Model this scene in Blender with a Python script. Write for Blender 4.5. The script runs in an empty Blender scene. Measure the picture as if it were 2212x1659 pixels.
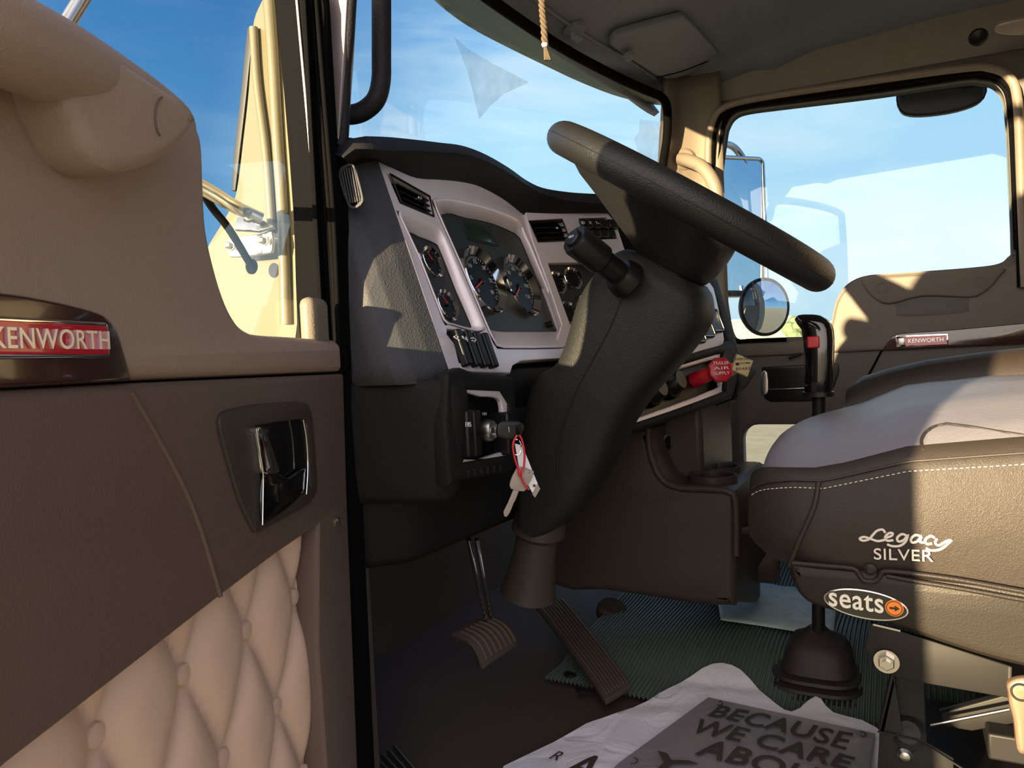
import bpy, bmesh, math, random
from mathutils import Vector as V, noise
random.seed(4)
sc = bpy.context.scene
COL = sc.collection
R_ = math.radians
sin, cos, pi = math.sin, math.cos, math.pi

# ------------------------------------------------------------------ camera
YAW, PITCH, ROLL, FPX = 62.0, 1.8, 2.6, 1600.0
fy = V((sin(R_(YAW))*cos(R_(PITCH)), cos(R_(YAW))*cos(R_(PITCH)), -sin(R_(PITCH))))
rt = V((cos(R_(YAW)), -sin(R_(YAW)), 0)); up0 = rt.cross(fy)
CR = rt*cos(R_(ROLL)) - up0*sin(R_(ROLL)); CU = up0*cos(R_(ROLL)) + rt*sin(R_(ROLL))
cd = bpy.data.cameras.new('camera'); cam = bpy.data.objects.new('camera', cd); COL.objects.link(cam)
from mathutils import Matrix
M = Matrix((CR, CU, -fy)).transposed().to_4x4(); cam.matrix_world = M
cd.sensor_width = 36; cd.lens = FPX/2212*36; cd.clip_start = .02; cd.clip_end = 2000
sc.camera = cam
sc.view_settings.view_transform = 'Standard'; sc.view_settings.look = 'None'
sc.view_settings.exposure = 0.35; sc.view_settings.gamma = 1
# ------------------------------------------------------------------ sun and sky
SUN_AZ, SUN_EL = 284.0, 5.4
sd = bpy.data.lights.new('sun', 'SUN'); sd.energy = 20; sd.color = (1, .76, .44); sd.angle = R_(.6)
so = bpy.data.objects.new('sun', sd); COL.objects.link(so)
sv = V((sin(R_(SUN_AZ))*cos(R_(SUN_EL)), cos(R_(SUN_AZ))*cos(R_(SUN_EL)), sin(R_(SUN_EL))))
so.rotation_euler = sv.to_track_quat('Z', 'Y').to_euler()
w = bpy.data.worlds.new('world'); sc.world = w; w.use_nodes = True
nt = w.node_tree; nt.nodes.clear()
def N(t, **k):
    n = nt.nodes.new(t)
    for a, b in k.items(): setattr(n, a, b)
    return n
def L(a, b): nt.links.new(a, b)
def mth(op, a, b=None, c=None):
    n = N('ShaderNodeMath', operation=op)
    for i, x in enumerate((a, b, c)):
        if x is None: continue
        if isinstance(x, (int, float)): n.inputs[i].default_value = x
        else: L(x, n.inputs[i])
    return n.outputs[0]
def ramp(fac, stops):
    r = N('ShaderNodeValToRGB'); L(fac, r.inputs[0]); e = r.color_ramp.elements
    while len(e) < len(stops): e.new(.5)
    for x, (p, c) in zip(e, stops): x.position = p; x.color = (*c, 1)
    return r.outputs[0]
def mixc(f, a, b, bt='MIX'):
    n = N('ShaderNodeMix', data_type='RGBA', blend_type=bt)
    for s, x in ((0, f), (6, a), (7, b)):
        if hasattr(x, 'is_output'): L(x, n.inputs[s])
        elif s == 0: n.inputs[0].default_value = x
        else: n.inputs[s].default_value = (*x, 1)
    return n.outputs[2]
def lin(r, g, b):
    f = lambda c: (c/255/12.92 if c/255 <= .04045 else ((c/255+.055)/1.055)**2.4)
    return (f(r), f(g), f(b))
tc = N('ShaderNodeTexCoord'); sp = N('ShaderNodeSeparateXYZ'); L(tc.outputs['Generated'], sp.inputs[0])
gx, gy, gz = sp.outputs
zc = mth('MAXIMUM', gz, 0.0)
pale = ramp(zc, [(0, lin(186, 214, 226)), (.12, lin(172, 210, 232)), (.3, lin(160, 206, 236)), (.5, lin(120, 174, 226)), (1, lin(70, 125, 195))])
deep = ramp(zc, [(0, lin(140, 180, 205)), (.15, lin(94, 152, 200)), (.42, lin(60, 120, 180)), (1, lin(45, 90, 150))])
azf = N('ShaderNodeMapRange'); azf.inputs[1].default_value = .62; azf.inputs[2].default_value = .86; L(gx, azf.inputs[0])
sky = mixc(azf.outputs[0], deep, pale)
# wispy stretched clouds
mp = N('ShaderNodeMapping'); mp.inputs['Rotation'].default_value = (R_(8), R_(12), R_(20)); mp.inputs['Scale'].default_value = (1.6, 1.6, 7)
L(tc.outputs['Generated'], mp.inputs[0])
n1 = N('ShaderNodeTexNoise'); n1.inputs['Scale'].default_value = 1.5; n1.inputs['Detail'].default_value = 6; n1.inputs['Roughness'].default_value = .55; n1.inputs['Distortion'].default_value = .5
L(mp.outputs[0], n1.inputs['Vector'])
cf = N('ShaderNodeMapRange'); cf.inputs[1].default_value = .42; cf.inputs[2].default_value = .70; L(n1.outputs['Fac'], cf.inputs[0])
cfa = mth('MULTIPLY', cf.outputs[0], mth('ADD', mth('MULTIPLY', azf.outputs[0], .8), .15))
sky = mixc(cfa, sky, lin(208, 228, 238))
# bright warm sky around the low sun, behind the photographer
dt = N('ShaderNodeVectorMath', operation='DOT_PRODUCT'); L(tc.outputs['Generated'], dt.inputs[0]); dt.inputs[1].default_value = sv
gl = N('ShaderNodeMapRange'); gl.inputs[1].default_value = -.1; gl.inputs[2].default_value = 1.0; L(dt.outputs['Value'], gl.inputs[0])
glow = mth('POWER', gl.outputs[0], 1.5)
sky = mixc(glow, sky, (3.0, 2.6, 2.3))
bg = N('ShaderNodeBackground'); bg.inputs[1].default_value = 1.05; L(sky, bg.inputs[0])
wo = N('ShaderNodeOutputWorld'); L(bg.outputs[0], wo.inputs[0])

# ------------------------------------------------------------------ points from the measured views
def ray(px, py): return fy + CR*((px-1106)/FPX) + CU*((829.5-py)/FPX)
def X(px, py, x): d = ray(px, py); return d*(x/d.x)
def Y(px, py, y): d = ray(px, py); return d*(y/d.y)
def Z(px, py, z): d = ray(px, py); return d*(z/d.z)
def PL(px, py, P, n): d = ray(px, py); return d*(P.dot(n)/d.dot(n))
FN = V((0, -1, .34)).normalized()                  # dash face, normal towards the driver
def Fp(px, py, off=0): return PL(px, py, V((0, .519, 0)) + FN*off, FN)
def Fxz(x, z, off=0): return V((x, .519+.34*z, z)) + FN*off
CDm = V((sin(R_(104)), cos(R_(104)), 0)); CN = CDm.cross(V((.242*.34, .970*.34, 1)).normalized()).normalized()
if CN.y > 0: CN = -CN
def Cp(px, py, off=0): return PL(px, py, V((1.15, .455, 0)) + CN*off, CN)
RD = V((sin(R_(112)), cos(R_(112)), 0)); RU = V((.375*.34, .927*.34, 1)).normalized()
RN = RD.cross(RU).normalized()
if RN.y > 0: RN = -RN
RP = V((1.205, .612, .274))
def Rp(px, py, off=0): return PL(px, py, RP + RN*off, RN)
HG = V((.7, .6, 0)); DU = V((sin(R_(72)), cos(R_(72)), 0)); DN = V((DU.y, -DU.x, 0))   # driver door: along, and normal into the cab
def Dp(px, py, off=0): return PL(px, py, HG + DN*off, DN)
def Duz(u, z, off=0): return HG + DU*u + DN*off + V((0, 0, z))

def sm(pts, n=6, closed=False):
    out = []; m = len(pts)
    P = [V(p) if len(p) == 3 else V((p[0], p[1], 0)) for p in pts]
    rng = range(m) if closed else range(m-1)
    for i in rng:
        p0 = P[(i-1) % m] if closed or i > 0 else P[0]*2-P[1]
        p1, p2 = P[i], P[(i+1) % m]
        p3 = P[(i+2) % m] if closed or i+2 < m else P[-1]*2-P[-2]
        for k in range(n):
            t = k/n
            out.append(.5*((2*p1)+(p2-p0)*t+(2*p0-5*p1+4*p2-p3)*t*t+(3*p1-p0-3*p2+p3)*t*t*t))
    if not closed: out.append(P[-1])
    return out
def smp(fn, px, n=6, closed=False, **k): return [fn(p.x, p.y, **k) for p in sm([(a, b) for a, b in px], n, closed)]
def mapp(fn, px, **k): return [fn(a, b, **k) for a, b in px]

# ------------------------------------------------------------------ materials
MATS = {}
def mat(name, col, rough=.5, metal=0, grain=0, gscale=300, coat=0, spec=.5, emit=None, trans=0, vary=0, wrinkle=0):
    m = bpy.data.materials.new(name); m.use_nodes = True; t = m.node_tree; b = t.nodes['Principled BSDF']
    b.inputs['Base Color'].default_value = (*col, 1); b.inputs['Roughness'].default_value = rough; b.inputs['Metallic'].default_value = metal
    b.inputs['Specular IOR Level'].default_value = spec
    if coat: b.inputs['Coat Weight'].default_value = coat; b.inputs['Coat Roughness'].default_value = .05
    if trans: b.inputs['Transmission Weight'].default_value = trans
    if emit: b.inputs['Emission Color'].default_value = (*emit[0], 1); b.inputs['Emission Strength'].default_value = emit[1]
    tcn = t.nodes.new('ShaderNodeTexCoord')
    no = t.nodes.new('ShaderNodeTexNoise'); no.inputs['Scale'].default_value = 9; no.inputs['Detail'].default_value = 5
    t.links.new(tcn.outputs['Object'], no.inputs['Vector'])
    mx = t.nodes.new('ShaderNodeMix'); mx.data_type = 'RGBA'; v = vary or .06
    mx.inputs[6].default_value = (*[c*(1-v) for c in col], 1); mx.inputs[7].default_value = (*[min(1, c*(1+v)) for c in col], 1)
    t.links.new(no.outputs['Fac'], mx.inputs[0]); t.links.new(mx.outputs[2], b.inputs['Base Color'])
    if grain:
        vo = t.nodes.new('ShaderNodeTexVoronoi'); vo.inputs['Scale'].default_value = gscale; vo.feature = 'SMOOTH_F1'
        n2 = t.nodes.new('ShaderNodeTexNoise'); n2.inputs['Scale'].default_value = gscale*.25; n2.inputs['Detail'].default_value = 4
        t.links.new(tcn.outputs['Object'], n2.inputs['Vector'])
        vm = t.nodes.new('ShaderNodeVectorMath'); vm.operation = 'MULTIPLY_ADD'; vm.inputs[1].default_value = (.006,)*3
        t.links.new(n2.outputs['Color'], vm.inputs[0]); t.links.new(tcn.outputs['Object'], vm.inputs[2]); t.links.new(vm.outputs[0], vo.inputs['Vector'])
        bp = t.nodes.new('ShaderNodeBump'); bp.inputs['Strength'].default_value = grain; bp.inputs['Distance'].default_value = .0012
        t.links.new(vo.outputs['Distance'], bp.inputs['Height'])
        last = bp
        if wrinkle:
            n3 = t.nodes.new('ShaderNodeTexNoise'); n3.inputs['Scale'].default_value = 14; n3.inputs['Detail'].default_value = 3; n3.inputs['Distortion'].default_value = 1.2
            t.links.new(tcn.outputs['Object'], n3.inputs['Vector'])
            b3 = t.nodes.new('ShaderNodeBump'); b3.inputs['Strength'].default_value = wrinkle; b3.inputs['Distance'].default_value = .006
            t.links.new(n3.outputs['Fac'], b3.inputs['Height']); t.links.new(bp.outputs[0], b3.inputs['Normal']); last = b3
        t.links.new(last.outputs[0], b.inputs['Normal'])
    MATS[name] = m; return m
taupe = mat('taupe_vinyl', lin(156, 135, 120), .5, grain=.25, gscale=700, spec=0.3)
brown = mat('brown_vinyl', lin(100, 82, 73), .5, grain=.25, gscale=700, spec=0.3)
tuft = mat('beige_vinyl', lin(214, 180, 158), .42, grain=.15, gscale=700, spec=0.3)
dashgrey = mat('dash_grey_vinyl', lin(62, 63, 67), 0.6, grain=.45, gscale=480, spec=0.2)
dashblk = mat('dash_black_vinyl', lin(30, 30, 34), 0.6, grain=.5, gscale=480, spec=0.2)
kneeblk = mat('knee_panel_vinyl', lin(27, 27, 28), 0.6, grain=.4, gscale=480, spec=0.15)
shroudm = mat('column_vinyl', lin(31, 31, 32), 0.5, grain=.5, gscale=620, spec=0.25)
wheelm = mat('wheel_leather', lin(30, 29, 29), 0.42, grain=.5, gscale=620, spec=0.35)
silver = mat('silver_paint', lin(222, 212, 220), .36, metal=.25)
letterm = mat('bright_metal_letters', (.82, .80, .78), .3, metal=.7)
chrome = mat('chrome', (.85, .85, .86), .06, metal=1)
satin = mat('satin_metal', (.5, .49, .48), .3, metal=1)
blackpl = mat('black_plastic', lin(20, 20, 22), .35, spec=0.3)
gloss = mat('gloss_black', lin(16, 15, 16), .1, coat=.5)
panelblk = mat('gauge_panel_black', lin(34, 36, 40), .5)
rubber = mat('black_rubber', lin(9, 9, 10), 0.85, spec=0.05)
red = mat('red_plastic', lin(190, 30, 45), .35, coat=.3)
redbad = mat('badge_red', lin(190, 18, 42), .2, coat=.8)
cream = mat('cream_paint', lin(104, 98, 78), .25, coat=.4)
white = mat('white_print', lin(225, 225, 228), .5)
yell = mat('ivory_plastic', lin(214, 196, 150), .4)
ceil = mat('headliner', lin(122, 126, 138), .75, grain=.3, gscale=300)
pillar = mat('pillar_vinyl', lin(118, 106, 92), .5, grain=.3, gscale=500)
pdoor = mat('far_door_vinyl', lin(100, 90, 80), .55, grain=.3, gscale=500)
wallm = mat('upper_wall_vinyl', lin(132, 124, 116), .65, grain=.3, gscale=400)
pdoorlow = mat('far_door_lower_vinyl', lin(84, 78, 74), .55, grain=.3, gscale=500)
leather = mat('black_leather', lin(42, 36, 32), 0.5, grain=0.25, gscale=950, wrinkle=.12, spec=0.3)
greyl = mat('grey_leather', lin(112, 111, 120), .42, grain=.25, gscale=700, wrinkle=.15, spec=0.35)
shell = mat('seat_shell_plastic', lin(36, 32, 29), 0.45, grain=.15, gscale=600, spec=0.25)
steel = mat('black_steel', lin(24, 23, 23), 0.5, metal=0, spec=0.25)
zinc = mat('zinc_bolt', (.55, .52, .46), .28, metal=1)
bronze = mat('bronze_lever_paint', lin(120, 102, 86), .4, metal=.4)
floorm = mat('floor_vinyl', lin(72, 62, 56), .8, grain=.3, gscale=300, spec=.25)
console = mat('console_plastic', lin(62, 54, 49), .42, grain=.35, gscale=500, spec=0.25)
thread = mat('pale_thread', lin(205, 196, 184), .6)
seam = mat('dark_thread', lin(40, 36, 36), .6)
orange = mat('orange_enamel', lin(240, 130, 30), .3, coat=.5)
alu = mat('pillar_plate_metal', lin(150, 138, 142), .4, metal=.5)
lcdm = mat('green_display', lin(14, 44, 30), .2, coat=.5)
olive = mat('visor_tint_acrylic', lin(104, 104, 88), .3, vary=.18)
galv = mat('mirror_back_metal', lin(150, 150, 150), .35, metal=.6)
paper = mat('white_paper', lin(238, 236, 248), .6, grain=.25, gscale=120, wrinkle=.9)
pgrey = mat('grey_ink', lin(128, 124, 130), .65, grain=.2, gscale=120, wrinkle=.7)
pdark = mat('dark_ink', lin(58, 52, 46), .7)
clear = mat('milky_plastic', lin(150, 136, 128), .35)
ropem = mat('braided_cord_fibre', lin(84, 70, 56), .8)
mirrorg = mat('mirror_glass', (.80, .84, .86), .02, metal=1)
# burl wood trim
wood = mat('burl_wood', lin(58, 34, 28), .15, coat=.6, vary=.5)
def _n(m): return m.node_tree
t_ = _n(wood); t_.nodes['Noise Texture'].inputs['Scale'].default_value = 30; t_.nodes['Noise Texture'].inputs['Distortion'].default_value = 3
mirk = mat('sheer_teal_sheet', lin(198, 214, 212), .6, vary=.35)
for nd in _n(mirk).nodes:
    if nd.type == 'TEX_NOISE': nd.inputs['Scale'].default_value = 18; nd.inputs['Distortion'].default_value = 1.5
# ribbed mat
ribm = mat('ribbed_mat_rubber', lin(90, 102, 97), .5)
t = olive.node_tree; bs = t.nodes['Principled BSDF']; mo = t.nodes['Material Output']; mxs = t.nodes.new('ShaderNodeMixShader'); tr = t.nodes.new('ShaderNodeBsdfTransparent')
tr.inputs[0].default_value = (.42, .44, .36, 1); mxs.inputs[0].default_value = .55; t.links.new(tr.outputs[0], mxs.inputs[1]); t.links.new(bs.outputs[0], mxs.inputs[2]); t.links.new(mxs.outputs[0], mo.inputs[0])
# ground
grnd = mat('dry_grass', lin(136, 134, 112), .95, vary=.35)
for nd in _n(grnd).nodes:
    if nd.type == 'TEX_NOISE': nd.inputs['Scale'].default_value = 2.2
bld = mat('pale_cladding', lin(170, 146, 118), .7)
leaf = mat('tree_leaves', lin(96, 112, 84), .9)
# thin window glass: mirror reflection over clear
gm = bpy.data.materials.new('window_glass'); gm.use_nodes = True; t = gm.node_tree; t.nodes.clear()
o_ = t.nodes.new('ShaderNodeOutputMaterial'); mxs = t.nodes.new('ShaderNodeMixShader'); tr = t.nodes.new('ShaderNodeBsdfTransparent'); gls = t.nodes.new('ShaderNodeBsdfGlossy'); lw = t.nodes.new('ShaderNodeLayerWeight'); lw.inputs[0].default_value = .5
pw = t.nodes.new('ShaderNodeMath'); pw.operation = 'POWER'; pw.inputs[1].default_value = 5; fr = t.nodes.new('ShaderNodeMath'); fr.operation = 'MULTIPLY_ADD'; fr.inputs[1].default_value = .8; fr.inputs[2].default_value = .06
t.links.new(lw.outputs['Facing'], pw.inputs[0]); t.links.new(pw.outputs[0], fr.inputs[0])
gls.inputs['Roughness'].default_value = .01; tr.inputs[0].default_value = (.95, .98, .98, 1)
t.links.new(fr.outputs[0], mxs.inputs[0]); t.links.new(tr.outputs[0], mxs.inputs[1]); t.links.new(gls.outputs[0], mxs.inputs[2]); t.links.new(mxs.outputs[0], o_.inputs[0])
# dusty film left where the wipers do not reach
dm = bpy.data.materials.new('dust_film'); dm.use_nodes = True; t = dm.node_tree; t.nodes.clear()
o_ = t.nodes.new('ShaderNodeOutputMaterial'); mxs = t.nodes.new('ShaderNodeMixShader'); tr = t.nodes.new('ShaderNodeBsdfTransparent'); df = t.nodes.new('ShaderNodeBsdfDiffuse'); nz = t.nodes.new('ShaderNodeTexNoise'); mr = t.nodes.new('ShaderNodeMapRange'); tcn = t.nodes.new('ShaderNodeTexCoord')
nz.inputs['Scale'].default_value = 22; nz.inputs['Detail'].default_value = 6; mr.inputs[1].default_value = .3; mr.inputs[2].default_value = .8; mr.inputs[3].default_value = .14; mr.inputs[4].default_value = .34
df.inputs[0].default_value = (.28, .3, .3, 1)
t.links.new(tcn.outputs['Object'], nz.inputs['Vector']); t.links.new(nz.outputs['Fac'], mr.inputs[0]); t.links.new(mr.outputs[0], mxs.inputs[0]); t.links.new(tr.outputs[0], mxs.inputs[1]); t.links.new(df.outputs[0], mxs.inputs[2]); t.links.new(mxs.outputs[0], o_.inputs[0])

# ------------------------------------------------------------------ object helpers
WL = {}
def finish(o, parent):
    COL.objects.link(o)
    if parent: o.parent = parent
def mk(name, vs, fs, m, parent=None, smooth=True, bevel=0, solid=0, angle=35, subd=0, base=None, keep=None):
    vs = [V(v) for v in vs]
    if parent is not None: loc = WL[parent.name]
    elif base is not None: loc = V(base)
    else:
        mn = V((min(v.x for v in vs), min(v.y for v in vs), min(v.z for v in vs))); mxx = V((max(v.x for v in vs), max(v.y for v in vs), max(v.z for v in vs)))
        loc = V(((mn.x+mxx.x)/2, (mn.y+mxx.y)/2, mn.z))
    me = bpy.data.meshes.new(name); me.from_pydata([v-loc for v in vs], [], fs); me.validate()
    bm = bmesh.new(); bm.from_mesh(me); bmesh.ops.remove_doubles(bm, verts=bm.verts, dist=1e-6); bmesh.ops.recalc_face_normals(bm, faces=bm.faces); bm.to_mesh(me); bm.free()
    me.materials.append(m)
    for p in me.polygons: p.use_smooth = smooth
    if smooth:
        try: me.set_sharp_from_angle(angle=R_(angle))
        except Exception: pass
    o = bpy.data.objects.new(name, me); finish(o, parent)
    if parent is None: o.location = loc
    WL[o.name] = loc
    if subd: s = o.modifiers.new('s', 'SUBSURF'); s.levels = s.render_levels = subd
    if solid: s = o.modifiers.new('t', 'SOLIDIFY'); s.thickness = solid; s.offset = -1
    if bevel: b = o.modifiers.new('b', 'BEVEL'); b.width = bevel; b.segments = 3; b.limit_method = 'ANGLE'; b.angle_limit = R_(40)
    return o
def thing(name, loc, label=None, cat=None, group=None, kind=None):
    o = bpy.data.objects.new(name, None); o.empty_display_size = .05; COL.objects.link(o); o.location = V(loc); WL[o.name] = V(loc)
    return tag(o, label, cat, group, kind)
def tag(o, label=None, cat=None, group=None, kind=None):
    if label: o['label'] = label
    if cat: o['category'] = cat
    if group: o['group'] = group
    if kind: o['kind'] = kind
    return o
def plate(name, loops, n, th, m, parent=None, bev=.002, smooth=True):
    n = n.normalized(); o0 = loops[0][0]
    U = (V((0, 0, 1)).cross(n)); U = U.normalized() if U.length > .2 else V((1, 0, 0)).cross(n).normalized()
    if U.length < .5: U = V((1, 0, 0))
    W = n.cross(U)
    cu = bpy.data.curves.new(name, 'CURVE'); cu.dimensions = '2D'; cu.fill_mode = 'BOTH'
    bev = min(bev, th*.45); cu.extrude = th/2-bev; cu.bevel_depth = bev; cu.bevel_resolution = 2; cu.offset = -bev
    for lp in loops:
        s = cu.splines.new('POLY'); s.points.add(len(lp)-1); s.use_cyclic_u = True
        for q, p in zip(s.points, lp): d = p-o0; q.co = (d.dot(U), d.dot(W), 0, 1)
    return curve_mesh(name, cu, o0 - n*(th/2), U, W, n, m, parent, smooth)
def curve_mesh(name, cu, o0, U, W, n, m, parent, smooth=True, sx=1, sy=1, off=(0, 0)):
    tmp = bpy.data.objects.new('tmp', cu); COL.objects.link(tmp)
    dg = bpy.context.evaluated_depsgraph_get(); dg.update(); me = bpy.data.meshes.new_from_object(tmp.evaluated_get(dg))
    vs = [o0 + U*((v.co.x-off[0])*sx) + W*((v.co.y-off[1])*sy) + n*v.co.z for v in me.vertices]; fs = [tuple(p.vertices) for p in me.polygons]
    bpy.data.objects.remove(tmp); bpy.data.curves.remove(cu); bpy.data.meshes.remove(me)
    return mk(name, vs, fs, m, parent, smooth, angle=30)
def text(name, s, p0, p1, upv, h, ext, m, parent, shear=0, bold=0, wide=True):
    """letters from p0 to p1 along the base line, standing h high along upv"""
    cu = bpy.data.curves.new(name, 'FONT'); cu.body = s; cu.extrude = ext/max((p1-p0).length, 1e-6); cu.shear = shear; cu.offset = bold; cu.space_character = 1.05
    tmp = bpy.data.objects.new('tmp', cu); COL.objects.link(tmp)
    dg = bpy.context.evaluated_depsgraph_get(); dg.update(); me = bpy.data.meshes.new_from_object(tmp.evaluated_get(dg))
    xs = [v.co.x for v in me.vertices]; ys = [v.co.y for v in me.vertices]; zs = max(v.co.z for v in me.vertices) or 1
    w_, h_ = max(xs)-min(xs), max(ys)-min(ys); U = (p1-p0); W = upv.normalized()*h; n = U.normalized().cross(W.normalized())
    vs = [p0 + U*((v.co.x-min(xs))/w_) + W*((v.co.y-min(ys))/h_) + n*(v.co.z/zs*ext) for v in me.vertices]; fs = [tuple(p.vertices) for p in me.polygons]
    bpy.data.objects.remove(tmp); bpy.data.curves.remove(cu); bpy.data.meshes.remove(me)
    return mk(name, vs, fs, m, parent, False)
def tube_geo(pts, r, k=12, ry=None, upv=None, cap=True, closed=False):
    pts = [V(p) for p in pts]; m = len(pts); rs = r if isinstance(r, (list, tuple)) else [r]*m; rys = ry if isinstance(ry, (list, tuple)) else ([ry]*m if ry else rs)
    vs = []; fs = []; prev = None
    for i, p in enumerate(pts):
        if closed: t = (pts[(i+1) % m]-pts[i-1]).normalized()
        else: t = (pts[min(i+1, m-1)]-pts[max(i-1, 0)]).normalized()
        if prev is None: a = upv or (V((0, 0, 1)) if abs(t.z) < .9 else V((1, 0, 0)))
        else: a = prev
        a = (a - t*a.dot(t)).normalized(); prev = a; b = t.cross(a)
        for j in range(k):
            q = 2*pi*j/k; vs.append(p + a*(cos(q)*rs[i]) + b*(sin(q)*rys[i]))
    for i in range(m if closed else m-1):
        for j in range(k): fs.append((i*k+j, i*k+(j+1) % k, ((i+1) % m)*k+(j+1) % k, ((i+1) % m)*k+j))
    if cap and not closed: fs += [tuple(range(k))[::-1], tuple((m-1)*k+j for j in range(k))]
    return vs, fs
def tube(name, pts, r, m, parent=None, **k):
    vs, fs = tube_geo(pts, r, **k); return mk(name, vs, fs, m, parent, angle=50)
def merge(parts):
    vs = []; fs = []
    for a, b in parts:
        o = len(vs); vs += a; fs += [tuple(i+o for i in f) for f in b]
    return vs, fs
def loft_geo(rings, closed=True, cap=True):
    k = len(rings[0]); vs = [V(p) for r in rings for p in r]; fs = []
    for i in range(len(rings)-1):
        for j in range(k if closed else k-1): fs.append((i*k+j, i*k+(j+1) % k, (i+1)*k+(j+1) % k, (i+1)*k+j))
    if cap and closed: fs += [tuple(range(k))[::-1], tuple((len(rings)-1)*k+j for j in range(k))]
    return vs, fs
def loft(name, rings, m, parent=None, closed=True, cap=True, **k):
    vs, fs = loft_geo(rings, closed, cap); return mk(name, vs, fs, m, parent, **k)
def box_geo(c, ax, size):
    c = V(c); a, b, d = [V(q).normalized()*(s/2) for q, s in zip(ax, size)]
    vs = [c+a*i+b*j+d*k for i in (-1, 1) for j in (-1, 1) for k in (-1, 1)]
    return vs, [(0, 1, 3, 2), (4, 6, 7, 5), (0, 4, 5, 1), (2, 3, 7, 6), (0, 2, 6, 4), (1, 5, 7, 3)]
AX = (V((1, 0, 0)), V((0, 1, 0)), V((0, 0, 1)))
def box(name, c, size, m, parent=None, ax=AX, bevel=.003):
    vs, fs = box_geo(c, ax, size); return mk(name, vs, fs, m, parent, bevel=bevel)
def lathe_geo(o, d, prof, k=32):
    o = V(o); d = V(d).normalized(); a = (V((0, 0, 1)) if abs(d.z) < .9 else V((1, 0, 0))); a = (a-d*a.dot(d)).normalized(); b = d.cross(a)
    vs = [o + d*h + (a*cos(2*pi*j/k)+b*sin(2*pi*j/k))*r for r, h in prof for j in range(k)]; fs = []
    for i in range(len(prof)-1):
        for j in range(k): fs.append((i*k+j, i*k+(j+1) % k, (i+1)*k+(j+1) % k, (i+1)*k+j))
    if prof[0][0] > 1e-5: fs.append(tuple(range(k))[::-1])
    if prof[-1][0] > 1e-5: fs.append(tuple((len(prof)-1)*k+j for j in range(k)))
    return vs, fs
def lathe(name, o, d, prof, m, parent=None, k=32, **kk):
    vs, fs = lathe_geo(o, d, prof, k); return mk(name, vs, fs, m, parent, angle=30, **kk)
def ringlathe(name, o, d, prof, m, parent, k=40):       # closed profile, no caps
    vs, fs = lathe_geo(o, d, prof+[prof[0]], k); fs = [f for f in fs if len(f) == 4]; return mk(name, vs, fs, m, parent, angle=30)
def grid(name, fn, nu, nv, m, parent=None, **k):
    vs = [fn(i/nu, j/nv) for i in range(nu+1) for j in range(nv+1)]
    fs = [(i*(nv+1)+j, i*(nv+1)+j+1, (i+1)*(nv+1)+j+1, (i+1)*(nv+1)+j) for i in range(nu) for j in range(nv)]
    return mk(name, vs, fs, m, parent, **k)
def rrect(c, U, W, w_, h_, r, k=5):
    out = []
    for sx, sy, a0 in ((1, 1, 0), (-1, 1, 90), (-1, -1, 180), (1, -1, 270)):
        for i in range(k+1):
            a = R_(a0+90*i/k); out.append(c + U*(sx*(w_/2-r)+cos(a)*r) + W*(sy*(h_/2-r)+sin(a)*r))
    return out
def sqr(c, A, B, a, b, e=4, k=32):                      # superellipse ring
    out = []
    for j in range(k):
        q = 2*pi*j/k; cx, sx = cos(q), sin(q)
        out.append(c + A*(a*math.copysign(abs(cx)**(2/e), cx)) + B*(b*math.copysign(abs(sx)**(2/e), sx)))
    return out
def interp(t, tab):
    if t <= tab[0][0]: return tab[0][1]
    for (a, x), (b, y) in zip(tab, tab[1:]):
        if t <= b: return x+(y-x)*(t-a)/(b-a)
    return tab[-1][1]
ex, ey, ez = AX

# ================================================================== SETTING: outside
o = mk('ground', [(-300, -300, -1.85), (300, -300, -1.85), (300, 300, -1.85), (-300, 300, -1.85)], [(0, 1, 2, 3)], grnd); tag(o, kind='structure')
# ================================================================== SETTING: cab shell
FL = -.62
o = box('floor', (1.47, .02, FL-.02), (1.58, 2.04, .04), floorm, bevel=0); tag(o, kind='structure')
# rear wall and left wall with the door opening (behind / beside the photographer's view)
o = box('wall_back', (1.46, -.98, .15), (1.56, .04, 1.6), ceil, bevel=.005); tag(o, kind='structure')
def yz(x, L_): return [V((x, a, b)) for a, b in L_]
o = plate('wall_left', [yz(.68, [(-.98, -.66), (.62, -.66), (.62, -.62), (-.5, -.60), (-.5, .7), (-.35, .78), (.45, .76), (.50, .70), (.56, .70), (.56, .98), (-.98, .98)])], V((-1, 0, 0)), .035, pillar, None); tag(o, kind='structure')
o = plate('trim_8', [yz(.75, [(.635, -.66), (1.04, -.66), (1.04, .10), (.76, .22), (.64, .22)])], V((-1, 0, 0)), .02, floorm, None); tag(o, kind='structure')
# right wall: pillar and door surround, opening filled by the far door
WX = 2.2
winl = smp(X, [(1560, 300), (1567, 268), (1582, 246), (1612, 234), (1700, 222), (1900, 197), (2080, 170), (2120, 170), (2150, 176), (2172, 200), (2180, 240), (2186, 330), (2194, 540), (2185, 556), (2160, 574), (2100, 583), (1950, 594), (1880, 599), (1845, 610), (1822, 630), (1808, 660), (1800, 700), (1790, 722), (1760, 731), (1700, 733), (1620, 736), (1592, 737), (1575, 720), (1562, 650), (1548, 520), (1546, 420)], 4, True, x=WX)
door2_outer = yz(WX, [(.47, -.66), (.47, .72), (-.30, .70), (-.33, .4), (-.33, -.66)])
o = plate('wall_right', [yz(WX+.02, [(.60, -.66), (.60, 1.0), (-1.0, 1.0), (-1.0, -.66)]), [V((WX+.02, p.y, p.z)) for p in door2_outer]], V((-1, 0, 0)), .04, wallm, None); tag(o, kind='structure')
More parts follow.
